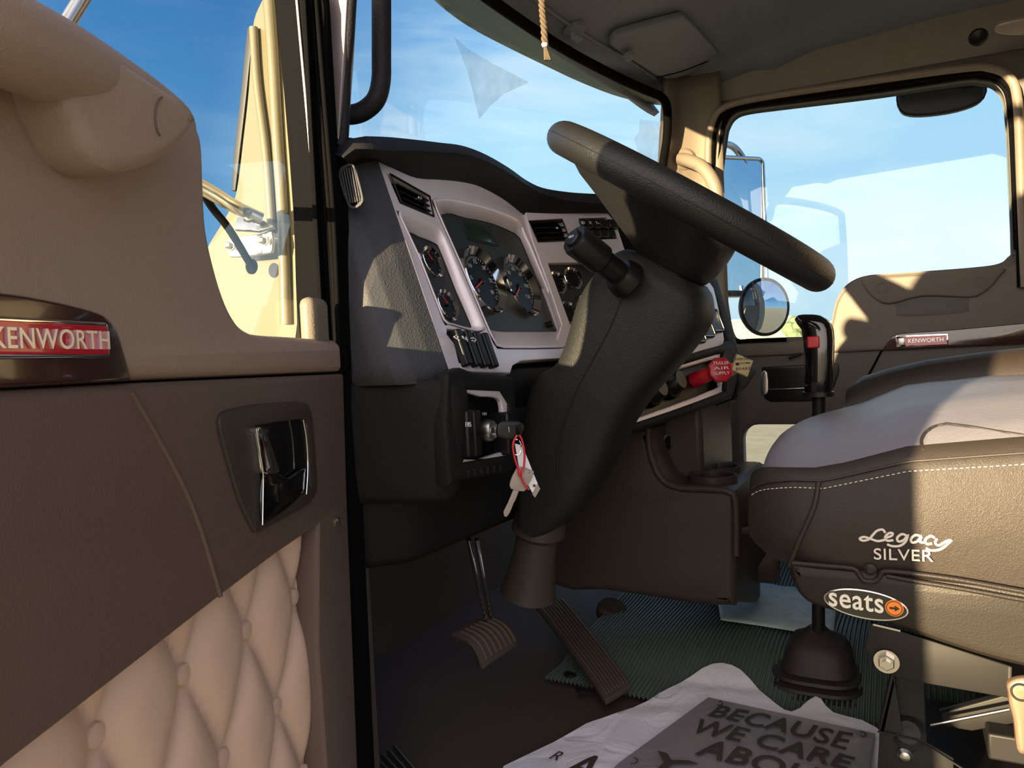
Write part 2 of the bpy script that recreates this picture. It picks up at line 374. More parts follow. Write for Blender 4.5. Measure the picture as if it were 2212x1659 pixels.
# ceiling: header over the windscreen, then roof, rounded into the side
def roof(u, v):
    x = .66+1.58*u
    prof = [(.735-.25*((x-1.43)/.78)**2*.35, .735), (.66, .765), (.56, .80), (.46, .84), (.36, .90), (.2, .945), (-.1, .96), (-.5, .96), (-.98, .95)]
    f = v*(len(prof)-1); i = min(int(f), len(prof)-2); t = f-i
    y = prof[i][0]*(1-t)+prof[i+1][0]*t; z = prof[i][1]*(1-t)+prof[i+1][1]*t
    e = max(0, abs(x-1.45)-.55)/.24
    z -= (.16*e*e)*min(1, max(.0, (.6-y)/.3))
    return V((x, y, z))
o = grid('ceiling', roof, 40, 64, ceil, solid=-.02); tag(o, kind='structure')
# far A pillar, sunlit vinyl
ap = [X(1440, 150, 2.2), X(1448, 260, 2.17), X(1432, 380, 2.16), X(1420, 520, 2.16), X(1420, 760, 2.16)]
def pil(u, v):
    a = V((2.15, .60, 0)); zz = .80 - 1.0*v
    w0 = interp(zz, [(-.2, .63), (.5, .60), (.74, .575)]); x = interp(u, [(0, 2.10), (.12, 2.145), (.5, 2.17), (1, 2.185)])
    return V((x, w0+(.445-w0)*u, zz))
o = grid('trim_1', pil, 10, 20, pillar, solid=-.02); tag(o, kind='structure')

# windscreen
def wsx(x): return .70-.19*((x-1.42)/.76)**2
def ws(x, z, off=0):
    return V((x, wsx(x)+.10*(.75-z)/.5+off, z))
gl_ = thing('window_1', (1.42, .80, .25), kind='structure')
grid('glass', lambda u, v: ws(.735+1.425*u, .18+.62*v, .012), 24, 4, gm, gl_)
# header seal and corner seal as one moulding
def wsp(px, py, off=0):       # meet the curved screen by marching
    d = ray(px, py); t = .5
    for _ in range(400):
        p = d*t
        if p.y > ws(min(max(p.x, .6), 2.3), p.z).y+off: break
        t += .005
    return p
sealpx = [(1000, -45), (1060, 0), (1120, 42), (1180, 82), (1240, 118), (1300, 150), (1350, 175), (1400, 197), (1425, 207), (1438, 222), (1442, 250), (1440, 300), (1434, 340), (1427, 390), (1418, 460)]
tube('seal', [wsp(a.x, a.y) for a in sm(sealpx, 3)], .012, rubber, gl_)
# dust the wipers leave
def film(px, nm):
    pts = [wsp(a, b, .006) for a, b in px]; return mk(nm, pts, [tuple(range(len(pts)))], dm, gl_, smooth=False)
film([(980, 78), (1010, 105), (1060, 135), (1143, 178), (1090, 202), (1060, 228), (1035, 257), (1022, 200), (1008, 150)], 'dust_patch')
film([(1382, 258), (1430, 262), (1438, 300), (1428, 385), (1400, 372), (1378, 330), (1370, 300), (1380, 285)], 'dust_patch')
# tinted outside visor band
def vis(u, v):
    lo = sm([(900, -35), (960, 20), (1020, 62), (1100, 104), (1180, 143), (1250, 176), (1330, 207), (1400, 224), (1436, 228)], 4)
    hi = sm([(1010, -35), (1065, 4), (1120, 42), (1180, 80), (1240, 116), (1300, 146), (1350, 172), (1410, 196), (1440, 212)], 4)
    i = u*(len(lo)-1); k = min(int(i), len(lo)-2); t = i-k; a = lo[k].lerp(lo[k+1], t); b = hi[k].lerp(hi[k+1], t); p = a.lerp(b, v)
    return wsp(p.x, p.y, .04+.10*(1-v))
o = grid('sun_visor', vis, 30, 5, olive, solid=.004); tag(o, 'long olive-grey tinted visor band outside along the top of the windscreen', 'sun visor')

# ================================================================== DRIVER DOOR (open, at the left)
d1 = thing('door_1', Duz(-.5, -.8), kind='structure')
LE = -1.05
top = smp(Dp, [(98, 0), (220, 84), (339, 168), (394, 206), (426, 257), (445, 311), (450, 412), (455, 495), (472, 577), (495, 650), (520, 694), (548, 716), (580, 723), (641, 727), (733, 734)], 4)
up_l = [Duz(LE, -.01)] + [Duz(LE, .60), Duz(-.80, .54), Duz(-.62, .43), Duz(-.53, .345)] + top + mapp(Dp, [(740, 745), (743, 803), (540, 812), (290, 823), (0, 840)])  # unseen rear part raised higher to keep sun off the far door
plate('upper_panel', [up_l], DN, .05, taupe, d1, bev=.012)
low = mapp(Dp, [(0, 843), (290, 827), (540, 816), (744, 807), (752, 1075), (775, 1659)])+[Duz(.004, -.74), Duz(-.096, -.74)]+mapp(Dp, [(688, 1400), (690, 1135), (600, 1197), (475, 1293), (340, 1400), (150, 1550), (20, 1652)]) + [Duz(-.62, -.24), Duz(LE, -.36), Duz(LE, -.013)]
plate('seam_backing', [[Duz(LE, -.03, -.02), Duz(-.002, -.03, -.02), Duz(-.002, .02, -.02), Duz(LE, .02, -.02)]], DN, .006, rubber, d1, bev=.001)
plate('lower_panel', [low], DN, .05, brown, d1, bev=.006)
# tufted insert: lattice of buttons measured on the door
BU, BZ = .0985, .0965
def tz(u, z):
    # lattice: rows at z=-.244-.0965k, u=-.3107+.0985 i (+.05 on odd rows)
    a = (u+.3107)/BU; b = (z+.244)/BZ
    p, q = a+b/2, a-b/2                     # seams run along the diamond sides: p, q integer
    fp, fq = p-round(p), q-round(q)
    pil_ = (abs(cos(pi*fp*1.0))**.0)*0
    h = ((1-(1-2*abs(fp))**3)**.8)*((1-(1-2*abs(fq))**3)**.8)
    d = math.hypot(fp, fq)
    return .002+.016*h
def tuftf(u, v):
    uu = LE+(-.094-LE)*u; zz = -.76+.60*v
    e = min(1, (-.094-uu)/.02); return Duz(uu, zz, -.030+tz(uu, zz)*(.25+.75*e**.5 if e > 0 else .25))
# only the part under the diagonal shows; the rest lies behind the lower panel
nu, nv = 190, 120
vs = [tuftf(i/nu, j/nv) for i in range(nu+1) for j in range(nv+1)]; fs = []
for i in range(nu):
    for j in range(nv):
        uu = LE+(-.094-LE)*(i+.5)/nu; zz = -.76+.60*(j+.5)/nv
        lim = interp(uu, [(LE, -.34), (-.62, -.22), (-.50, -.195), (-.29, -.17), (-.09, -.145)])
        if zz < lim: fs.append((i*(nv+1)+j, i*(nv+1)+j+1, (i+1)*(nv+1)+j+1, (i+1)*(nv+1)+j))
tp = mk('tufted_insert', vs, fs, tuft, d1, angle=60)
for r in range(0, 5):
    for i in range(-8, 3):
        u = -.3107+BU*(i+.5*(r % 2)); z = -.244-BZ*r
        if u > -.11 or z > -.235-(-.30-u)*.12 and u < -.45: continue
        lathe('button', Duz(u, z, -.030), DN, [(.0090, 0), (.0092, .0045), (.0082, .0066), (.005, .0075), (0, .0078)], tuft, tp, k=20)
# wood trim and badge
plate('wood_trim', [mapp(Dp, [(0, 836), (284, 822)], off=.002)+smp(Dp, [(284, 815), (272, 770), (256, 718), (238, 692), (214, 676), (150, 658), (60, 640), (0, 632)], 3, off=.002)+[Duz(-.62, .055, .002), Duz(-.62, .0, .002)]], DN, .006, wood, d1, bev=.002)
bd = plate('badge', [rrect(Duz(-.4805, .0255, .009), DU, ez, .133, .0235, .003)], DN, .008, chrome, d1, bev=.0015)
plate('badge_enamel', [rrect(Duz(-.4805, .0255, .0100), DU, ez, .128, .0187, .002)], DN, .002, redbad, bd, bev=.0005)
text('lettering', 'KENWORTH', Duz(-.5075, .0193, .0102), Duz(-.4175, .0193, .0102), ez, .0120, .0016, letterm, bd, bold=.01)
plate('emblem', [rrect(Duz(-.527, .0255, .0115), DU, ez, .022, .015, .003)], DN, .0025, chrome, bd, bev=.0008)
# pull handle: thick moulded bar with a rounded foot
hp = [(-330, -70), (-150, 0), (0, 78), (120, 135), (220, 190), (300, 240), (345, 275)]
pts = sm([Dp(a, b, off=o_) for (a, b), o_ in zip(hp, (.030, .034, .032, .020, -.004, -.03, -.05))], 5)
n_ = len(pts)
tube('pull_handle', pts, [.0245+.006*(i/n_)**2 for i in range(n_)], taupe, d1, k=24)
pad = smp(Dp, [(150, 225), (168, 265), (192, 318), (226, 357), (262, 374), (312, 367), (372, 338), (412, 300), (430, 262), (402, 216), (338, 172), (240, 105), (180, 78), (130, 110)], 4, True, off=.036)
ph = plate('handle_foot', [pad], DN, .044, taupe, d1, bev=.011)
pts = [Dp(350+15*cos(a*2*pi/24), 252+42*sin(a*2*pi/24), off=.0365) for a in range(24)]
tube('plug', pts[7:19], .0007, brown, ph, k=6)
# crease ridge on the lower panel
tube('crease', sm(mapp(Dp, [(282, 845), (340, 945), (400, 1060), (435, 1150), (462, 1240), (476, 1288)], off=.0), 5), .0022, brown, d1, k=8)
# door latch handle recess
bz = thing('x', (0, 0, 0)); bpy.data.objects.remove(bz)
fro = smp(Dp, [(477, 905), (490, 888), (540, 876), (600, 870), (655, 869), (672, 884), (678, 920), (684, 1000), (686, 1055), (672, 1085), (630, 1112), (575, 1142), (558, 1150), (548, 1140), (520, 1080), (492, 985), (478, 930)], 3, True, off=.004)
fri = mapp(Dp, [(553, 921), (600, 912), (652, 905), (663, 915), (668, 990), (672, 1050), (620, 1100), (568, 1132), (564, 1040), (562, 980)], off=.004)
hf = plate('latch_bezel', [fro, fri], DN, .006, console, d1, bev=.002)
plate('latch_pocket', [[p-DN*.001 for p in mapp(Dp, [(545, 905), (670, 895), (682, 1065), (560, 1145)], off=.0015)]], DN, .001, gloss, d1, bev=0)
plate('latch_lever', [smp(Dp, [(556, 925), (575, 930), (592, 975), (604, 1015), (600, 1022), (570, 1022), (562, 975)], 3, True, off=.008)], DN, .006, chrome, d1, bev=.002)
tube('latch_edge', sm(mapp(Dp, [(553, 925), (560, 970), (568, 1022), (568, 1075), (567, 1134)], off=.008), 4), .0009, chrome, d1, k=8)
tube('latch_edge', sm(mapp(Dp, [(655, 907), (662, 950), (665, 1010), (662, 1068)], off=.008), 4), .0009, chrome, d1, k=8)
plate('latch_grip', [smp(Dp, [(570, 1028), (600, 1022), (625, 1032), (660, 1010), (664, 1030), (655, 1065), (610, 1098), (570, 1128)], 3, True, off=.007)], DN, .005, gloss, d1, bev=.002)
lathe('screw', Dp(728, 1128, off=.0), DN, [(.006, 0), (.006, .0015), (.0025, .003), (0, .0032)], zinc, d1, k=16)
# window frame of the door: black front channel, metal bead, rear post and top outside the frame
plate('glass', [[Duz(-1.02, .30, -.03), Duz(-1.0, .74, -.03), Duz(-.2, .72, -.03), Duz(-.085, .44, -.03), Duz(-.055, .03, -.03), Duz(-.3, .02, -.03)]], DN, .0001, gm, d1, bev=0)
tube('window_frame', sm([Duz(-1.04, .3, -.02), Duz(-1.03, .7, -.02), Duz(-.96, .765, -.02), Duz(-.6, .77, -.02), Duz(-.22, .74, -.02), Duz(-.13, .64, -.02)], 4), .02, cream, d1, k=10)
box('sail_trim', Dp(680, 700, off=-.015), (.02, .045, .06), pillar, d1, ax=(DN, DU, ez), bevel=.009)
# outer skin of the door
plate('outer_skin', [[Duz(LE, -.76, -.055), Duz(0, -.76, -.055), Duz(0, .03, -.055), Duz(-.2, .03, -.055), Duz(LE, .03, -.055)]], DN, .02, cream, d1, bev=.005)

# body side jamb with rubber ribs (left of the dash)
jb = thing('trim_2', (.72, .63, FL), kind='structure')
def Jp(px, py, off=0): return X(px, py, .715-off)
plate('jamb_plate', [mapp(Jp, [(630, -60), (688, -60), (700, 0), (718, 310), (728, 420), (745, 700), (790, 1700), (700, 1700), (690, 700), (655, 300), (640, 0)])], V((-1, 0, 0)), .02, rubber, jb, bev=.002)
J7 = lambda a, b, off=0: X(a, b, .700-off)
plate('window_channel', [smp(J7, [(588, -40), (591, 0), (612, 200), (632, 458), (637, 600), (640, 700), (634, 745), (640, 800), (745, 800), (737, 730), (722, 400), (700, 100), (688, -40)], 2, True)], V((-1, 0, 0)), .008, rubber, jb, bev=.002)
tube('metal_bead', sm(mapp(J7, [(638, -40), (641, 0), (668, 300), (690, 560), (702, 760)], off=.002), 4), .0016, silver, jb, k=8)
plate('door_front_edge', [[Duz(-.014, .02, -.02), Duz(0, .02, -.02), Duz(0, .5, -.02), Duz(-.014, .5, -.02)]], DN, .006, rubber, d1, bev=.001)
Jp = J7
for k, (a0, b0, a1, b1) in enumerate(((648, -40, 712, 745), (658, -40, 720, 745), (668, -40, 727, 745), (680, -40, 733, 745))):
    q = [(a0, b0), (a0+8+(a1-a0)*.30, 250), (a0+10+(a1-a0)*.6, 480), (a1, b1), (a1+40, 1700)]
    tube('seal_rib', sm(mapp(Jp, q, off=.004), 5), .0032, rubber, jb, k=8)
# metal pillar plate with the warning label
pp = plate('trim_3', [mapp(lambda a, b: X(a, b, .725), [(676, -60), (752, -60), (742, 120), (730, 300), (722, 318), (714, 290), (690, 110)])], V((-1, 0, 0)), .02, alu, None, bev=.002); tag(pp, kind='structure')
lbp = lambda a, b: X(a, b, .7245)
plate('warning_label', [mapp(lbp, [(676, -20), (703, -20), (697, 100), (688, 98)])], V((-1, 0, 0)), .0006, white, pp, bev=0)
for i in range(9):
    y0 = 2+i*4.4; a = lbp(679+y0*.08, y0+3); b = lbp(700-y0*.05, y0+3)
    text('label_text', ('NOTE', 'THIS VEHICLE', 'REQUIRED CAB', 'IF WITHOUT', 'FUEL POWER', 'EQUIPMENT', 'SEE GUIDE', 'IS SECURED', 'DATA')[i], a-ex*.0002, b-ex*.0002, ez, .0016, .0001, pdark, pp)
for yy in (50, 74):
    tube('label_box', mapp(lbp, [(683, yy), (697, yy), (695, yy+16), (685, yy+16)]), .0004, pdark, pp, k=5, closed=True)
plate('red_label', [mapp(lbp, [(690, 146), (697, 144), (697, 186), (693, 188)])], V((-1, 0, 0)), .0006, redbad, pp, bev=0)
tube('pillar_edge', sm([X(765, -60, .735), X(757, 0, .735), (X(752, 80, .735)), X(745, 160, .735), X(741, 290, .735), X(730, 316, .73)], 4), .0075, dashblk, pp, k=12)
# grab handle on the near A pillar
gh = thing('grab_handle', X(740, 250, .78), 'dark padded grab handle hooked to the near windscreen pillar above the dash', 'grab handle')
gp_ = sm([X(824, -70, .80), X(824, 0, .80), X(824, 120, .80), X(823, 175, .80), X(812, 215, .795), X(785, 240, .79), X(755, 248, .78), X(728, 243, .765)], 5)
tube('bar', gp_, .0128, dashblk, gh, k=16)

# ================================================================== OUTSIDE THE DRIVER'S WINDOW: cowl, bracket, mirror arms
cw = thing('cab_cowl', (.72, .9, -1.2), 'cream painted cowl and windscreen post outside, seen through the driver window', 'truck bodywork')
CW = .73
cwl = smp(lambda a, b: X(a, b, CW), [(600, -70), (560, 0), (540, 60), (532, 190), (520, 300), (505, 415), (486, 460), (462, 500), (440, 545), (430, 640), (425, 800)], 4) + mapp(lambda a, b: X(a, b, CW), [(600, 1200), (700, 1200), (690, 600), (655, -70)])
plate('cowl_panel', [cwl], V((-1, 0, 0)), .03, cream, cw, bev=.008)
tube('post_bead', sm(mapp(lambda a, b: X(a, b, CW-.005), [(578, -40), (590, 120), (600, 300), (612, 480), (618, 700)]), 5), .008, cream, cw, k=10)
tube('post_bead', sm(mapp(lambda a, b: X(a, b, CW-.005), [(548, 60), (556, 180), (575, 330), (588, 500)]), 5), .006, cream, cw, k=10)
plate('bug_screen', [mapp(lambda a, b: X(a, b, CW+.03), [(543, 60), (534, 60), (520, 200), (505, 330), (500, 412), (508, 412), (530, 220), (545, 80)])], V((-1, 0, 0)), .006, panelblk, cw, bev=.001)
grid('bonnet', lambda u, v: V((.80+.3*sin(v*pi/2), .95+1.1*u, -.6+.55*cos(v*pi/2)**.6 if v < 1 else -.6)), 6, 8, cream, cw, solid=.01)
mb = thing('mirror_bracket', X(540, 535, .70), 'bolted steel mirror bracket with two arms on the cream cowl outside', 'mirror bracket')
plate('base_plate', [smp(lambda a, b: X(a, b, .700), [(491, 532), (494, 516), (560, 505), (586, 500), (587, 540), (575, 548), (510, 556), (494, 552)], 2, True)], V((-1, 0, 0)), .005, satin, mb, bev=.001)
for a, b in ((501, 531), (573, 520)):
    c = X(a, b, .695); bo = lathe('bolt', c, (-1, 0, 0), [(.0068, 0), (.0068, .002), (.0045, .0025), (.0045, .008), (.003, .009), (0, .009)], zinc, mb, k=6)
plate('angle_plate', [mapp(lambda a, b: X(a, b, .69), [(512, 470), (540, 452), (585, 480), (560, 500), (516, 506)])], V((-1, -.3, .6)), .005, satin, mb, bev=.001)
lathe('bolt', X(541, 474, .68), (-.6, -.3, .8), [(.0085, 0), (.0085, .003), (.006, .004), (.006, .012), (0, .012)], zinc, mb, k=6)
tube('arm', sm([X(380, 375, .50), X(450, 412, .58), X(510, 448, .66), X(565, 474, .69)], 4), .0085, satin, mb, k=14)
tube('cable', sm([X(430, 400, .60), X(458, 448, .64), X(495, 495, .66), X(545, 578, .69)], 4), .005, rubber, mb, k=10)
lathe('grommet', X(545, 576, .700), (-1, 0, 0), [(.010, 0), (.010, .002), (.007, .005), (0, .005)], rubber, mb, k=20)
tube('whip_arm', [X(120, 90, .30), X(200, -40, .32)], .005, satin, mb, k=10)

# ================================================================== DASHBOARD
db = thing('dashboard', (1.2, .6, -.35), 'wraparound truck dashboard, black brow over silver instrument fascia and grey end', 'dashboard')
# silver fascia, left section, with openings
outer = [Fp(815, 345)]+smp(Fp, [(815, 345), (850, 362), (900, 382), (950, 386), (1000, 392), (1040, 402), (1085, 426), (1110, 444), (1135, 457)], 3)[1:] + [Fxz(1.205, .20), Fxz(1.222, -.0), Fp(1180, 776), Fp(1126, 780), Fp(1108, 790), Fp(1103, 806), Fp(1055, 804), Fp(970, 800)]
m_out = smp(Fp, [(934, 432), (960, 427), (1020, 437), (1080, 456), (1112, 469), (1128, 486), (1165, 575), (1214, 705), (1222, 745), (1206, 752), (1090, 753), (1072, 748), (1058, 722), (1020, 632), (975, 528), (938, 446)], 2, True)
l_out = smp(Fp, [(862, 455), (905, 470), (943, 487), (956, 500), (1000, 600), (1040, 690), (1046, 712), (1024, 716), (970, 700), (956, 690), (906, 560), (862, 466)], 2, True)
v_out = mapp(Fp, [(836, 373), (928, 423), (938, 469), (864, 438)])
s_out = mapp(Fp, [(966, 710), (1042, 722), (1053, 790), (992, 783), (982, 742), (966, 722)])
fas = plate('fascia', [outer, m_out, l_out, v_out, s_out], FN, .014, silver, db, bev=.002)
# sloped surrounds and instrument panels
def surround(nm, outl, inn, dep, m):
    k = 48
    def res(lp):
        P = lp+[lp[0]]; L_ = [0]
        for a, b in zip(P, P[1:]): L_.append(L_[-1]+(b-a).length)
        out = []
        for j in range(k):
            s = L_[-1]*j/k; i = max(q for q in range(len(L_)-1) if L_[q] <= s+1e-9); t = (s-L_[i])/max(1e-9, L_[i+1]-L_[i]); out.append(P[i].lerp(P[i+1], t))
        return out
    a, b = res(outl), res(inn)
    # align starts
    off = min(range(k), key=lambda q: sum((a[j]-b[(j+q) % k]).length for j in range(k)))
    b = [b[(j+off) % k] for j in range(k)]
    return loft(nm, [[p+FN*.001 for p in a], [p.lerp(q, .15)-FN*.001 for p, q in zip(a, b)], b], m, fas, closed=True, cap=False, solid=.002)
m_in = smp(Fp, [(950, 464), (1000, 470), (1060, 482), (1108, 503), (1124, 516), (1160, 600), (1208, 712), (1200, 718), (1120, 719), (1056, 716), (1046, 690), (1000, 580)], 2, True, off=-.012)
l_in = smp(Fp, [(874, 504), (905, 512), (940, 526), (952, 545), (985, 630), (1018, 706), (1010, 710), (975, 700), (958, 690), (920, 600)], 2, True, off=-.012)
surround('main_surround', m_out, m_in, .012, silver); surround('side_surround', l_out, l_in, .012, silver)
gpn = plate('instrument_panel', [mapp(Fp, [(925, 430), (1140, 470), (1240, 745), (1060, 745)], off=-.012)], FN, .004, panelblk, db, bev=0)
gpl = plate('side_instrument_panel', [mapp(Fp, [(855, 480), (960, 490), (1050, 730), (950, 715)], off=-.012)], FN, .004, panelblk, db, bev=0)
plate('display', [mapp(Fp, [(998, 478), (1051, 489), (1071, 526), (1016, 515)], off=-.0105)], FN, .002, lcdm, gpn, bev=.0004)
tube('display_frame', mapp(Fp, [(992, 472), (1056, 486), (1078, 532), (1014, 518)], off=-.011), .0006, blackpl, gpn, k=6, closed=True)
lathe('trip_knob', Fp(1184, 702, off=-.012), FN, [(.006, 0), (.0055, .008), (.004, .010), (0, .010)], blackpl, gpn, k=16)
dialm = mat('dial_black', lin(10, 10, 12), .4, spec=.2); tickm = mat('dial_print', lin(150, 155, 165), .5); needm = mat('needle_red', lin(210, 45, 30), .4)
def gauge(c, r, parent, big, ang, label=None):
    o = ringlathe('gauge', c, FN, [(r*1.0, -.001), (r*1.0, r*.17), (r*.97, r*.20), (r*.80, .002), (r*.80, -.001)], chrome, parent, k=48)
    lathe('dial', c, FN, [(r*.82, .0), (r*.82, .0015), (0, .0015)], dialm, o, k=32)
    A = ex; B = FN.cross(A).normalized()
    if B.z < 0: B = -B
    parts = []
    n = 31 if big else 11
    for i in range(n):
        a = R_(225-270*i/(n-1)); d = A*cos(a)+B*sin(a); q = d.cross(FN); mj = (i % 5 == 0)
        parts.append(box_geo(c+d*(r*(.68 if mj else .71))+FN*.002, (d, q, FN), (r*(.12 if mj else .07), r*.022, .0004)))
    vs, fs = merge(parts); mk('tick_marks', vs, fs, tickm, o, smooth=False)
    if big:
        for i in range(7):
            a = R_(225-270*i/6); p = c+(A*cos(a)+B*sin(a))*r*.52+FN*.0018; h = r*.12; s = str(i*5) if big == 1 else str(i*20)
            text('numeral', s, p-A*h*.35*len(s), p+A*h*.35*len(s), B, h, .0003, tickm, o)
    a = R_(ang); d = A*cos(a)+B*sin(a); q = d.cross(FN)
    vs, fs = box_geo(c+d*r*.28+FN*.004, (d, q, FN), (r*.75, r*.035, .0008)); mk('needle', vs, fs, needm, o, smooth=False)
    lathe('needle_hub', c+FN*.002, FN, [(r*.09, 0), (r*.08, .003), (0, .0035)], blackpl, o, k=16)
    return o
gc1 = Fxz(.993, .128, -.012); gc2 = Fxz(1.118, .128, -.012)
for c, s, a in ((gc1, 1, 205), (gc2, 2, 215)):
    gauge(c, .056, gpn, s, a)
zs1, zs2 = .146, .084
for x in (.816, .868):
    for z in (zs1, zs2): gauge(Fxz(x, z, -.012), .0235, gpl, 0, 120)
# air vents
def vent(nm, loop, fn, n, pocket, nh, nvv, par, knob):
    P = [fn(a, b, off=-.006) for a, b in loop]
    o = plate(nm, [[fn(a, b, off=-.026) for a, b in pocket]], n, .002, gloss, par, bev=0)
    tl, tr_, br, bl = [fn(a, b, off=-.007) for a, b in pocket]
    parts = []
    for i in range(nh):
        t = (i+.5)/nh; a = tl.lerp(bl, t); b = tr_.lerp(br, t); d = b-a; parts.append(box_geo((a+b)/2, (d, n+V((0, 0, -.25)), d.cross(n)), (d.length*.97, .009, .0022)))
    vs, fs = merge(parts); mk('slats', vs, fs, blackpl, o, smooth=False)
    parts = []
    for i in range(nvv):
        t = (i+.5)/nvv; a = tl.lerp(tr_, t); b = bl.lerp(br, t); d = b-a; parts.append(box_geo((a+b)/2-n*.012, (d, n, d.cross(n)), (d.length*.97, .010, .0018)))
    vs, fs = merge(parts); mk('rear_slats', vs, fs, blackpl, o, smooth=False)
    k = fn(*knob, off=-.001); box('thumb_tab', k, (.009, .006, .004), satin, o, ax=(ex, n, ez), bevel=.001)
    k = 0
    fr_ = [fn(a, b, off=.001) for a, b in pocket]
    tube('vent_frame', fr_, .0016, blackpl, o, k=8, closed=True)
    return o
vent('air_vent', None or [(0, 0)], Fp, FN, [(843, 376), (928, 424), (937, 467), (866, 436)], 4, 5, db, (905, 429))
# rocker switches under the left gauges
for i in range(4):
    a = 984+i*18.5; c = Fp(a+8+ (6 if i else 4), 752+i*2.0, off=.004)
    s = box('rocker_switch', c, (.0155, .014, .052), blackpl, db, ax=(ex, FN, FN.cross(ex)), bevel=.003)
    if i < 3: text('symbol', ('<:', '*4', '=>')[i], Fp(a-1, 735+i*2.0, off=.0118), Fp(a+9, 736+i*2.0, off=.0118), FN.cross(ex)*(-1 if FN.cross(ex).z < 0 else 1), .008, .0003, white, s)
plate('switch_well', [mapp(Fp, [(960, 700), (1050, 715), (1062, 800), (985, 795)], off=-.008)], FN, .003, blackpl, db, bev=0)
# right hand section of the fascia, angled to the driver
ro = [Rp(1136, 458), Rp(1210, 460), Rp(1312, 459), Rp(1330, 480), Rp(1350, 540), Rp(1390, 640), Rp(1420, 760), Rp(1190, 776), Rp(1214, 700), Rp(1180, 600), Rp(1150, 520)]
rv = mapp(Rp, [(1140, 477), (1212, 473), (1222, 482), (1234, 520), (1161, 523)])
rs = mapp(Rp, [(1250, 471), (1312, 469), (1322, 482), (1332, 515), (1268, 518)])
rg = mapp(Rp, [(1184, 568), (1260, 566), (1320, 600), (1350, 700), (1232, 700)])
rf = plate('fascia', [ro, rv, rs, rg], RN, .012, silver, db, bev=.002)
vent('air_vent', [(0, 0)], Rp, RN, [(1143, 478), (1214, 474), (1232, 519), (1162, 522)], 4, 5, db, (1202, 494))
plate('side_instrument_panel', [mapp(Rp, [(1175, 560), (1270, 560), (1360, 710), (1235, 710)], off=-.01)], RN, .003, panelblk, db, bev=0)
pr = bpy.data.objects['side_instrument_panel.001'] if 'side_instrument_panel.001' in bpy.data.objects else gpl
def gaugeR(c, r, par):
    o = ringlathe('gauge', c, RN, [(r*1.0, -.001), (r*1.0, r*.17), (r*.97, r*.20), (r*.80, .002), (r*.80, -.001)], chrome, par, k=40)
    lathe('dial', c, RN, [(r*.82, .0), (r*.82, .0015), (0, .0015)], dialm, o, k=32)
    B = RN.cross(RD); B = -B if B.z < 0 else B
    vs, fs = merge([box_geo(c+(RD*cos(a)+B*sin(a))*r*.7+RN*.002, (RD*cos(a)+B*sin(a), (RD*cos(a)+B*sin(a)).cross(RN), RN), (r*.12, r*.03, .0004)) for a in [R_(225-27*i) for i in range(11)]])
    mk('tick_marks', vs, fs, tickm, o, smooth=False)
for a, b in ((1202, 612), (1236, 602), (1226, 676), (1266, 660)): gaugeR(Rp(a, b, off=-.01), .0225, pr)
plate('switch_well', [mapp(Rp, [(1244, 465), (1322, 464), (1338, 522), (1262, 524)], off=-.01)], RN, .003, blackpl, db, bev=0)
BR = RN.cross(RD); BR = -BR if BR.z < 0 else BR
for i in range(4):
    a = Rp(1262+i*19.5, 484, off=.001); s = box('rocker_switch', a-BR*.002, (.0235, .012, .020), blackpl, db, ax=(RD, RN, BR), bevel=.002)
    if i < 3: text('symbol', ('ID', 'X', '>-')[i], Rp(1257+i*15.5, 484, off=.0075), Rp(1264+i*15.5, 484, off=.0075), BR, .006, .0003, white, s)
    box('rocker_switch', Rp(1268+i*17, 506, off=-.001), (.022, .010, .018), blackpl, db, ax=(RD, RN, BR), bevel=.002)
# brow
st_b = [(815, 345), (850, 361), (900, 382), (950, 386), (1000, 391), (1040, 402), (1085, 426), (1112, 446), (1140, 457), (1210, 460), (1270, 459), (1330, 460)]
st_c = [(812, 341), (845, 341), (895, 340), (945, 341), (995, 347), (1040, 362), (1085, 386), (1120, 408), (1155, 428), (1210, 441), (1270, 450), (1330, 452)]
st_m = [(800, 322), (840, 326), (895, 326), (945, 328), (1000, 333), (1050, 348), (1100, 374), (1135, 398), (1170, 418), (1220, 432), (1275, 438), (1335, 441)]
st_t = [(790, 294), (840, 296), (900, 302), (950, 308), (1000, 315), (1050, 334), (1100, 363), (1135, 388), (1170, 405), (1220, 414), (1270, 418), (1335, 420)]
rings = []
for i in range(len(st_b)):
    fn = Fp if st_b[i][0] <= 1135 else Rp
    b = fn(*st_b[i], off=.002); c = fn(*st_c[i], off=.020); m_ = fn(*st_m[i], off=.030); t_ = fn(*st_t[i], off=.018)
    rings.append([b+V((0, .03, -.02)), b, c, m_, t_, t_+V((0, .04, .002)), t_+V((0, .13, -.015)), t_+V((0, .25, -.07)), t_+V((0, .25, -.14))])
rings = [list(r) for r in zip(*[sm(list(col), 4) for col in zip(*rings)])]
# left corner of the brow wraps down to the jamb
L0 = rings[0]
lw = [[X(760, 300, .735)+(p-L0[4])*.75 for p in L0], [X(736, 312, .722)+(p-L0[4])*.7+V((0, 0, -.004)) for p in L0]]
for q_ in lw:
    for k_ in (6, 7, 8): q_[k_] = q_[k_]+V((.06, -.05, 0))
rings = lw[::-1]+rings
for k in (0.15, .35, .55): rings.append([p+V((k, -.04*k, -.03*k)) for p in rings[-1]] if False else [p+V((.15, -.01, -.004)) for p in rings[-1]])
loft('brow', rings, dashblk, db, closed=True, cap=True, angle=50)
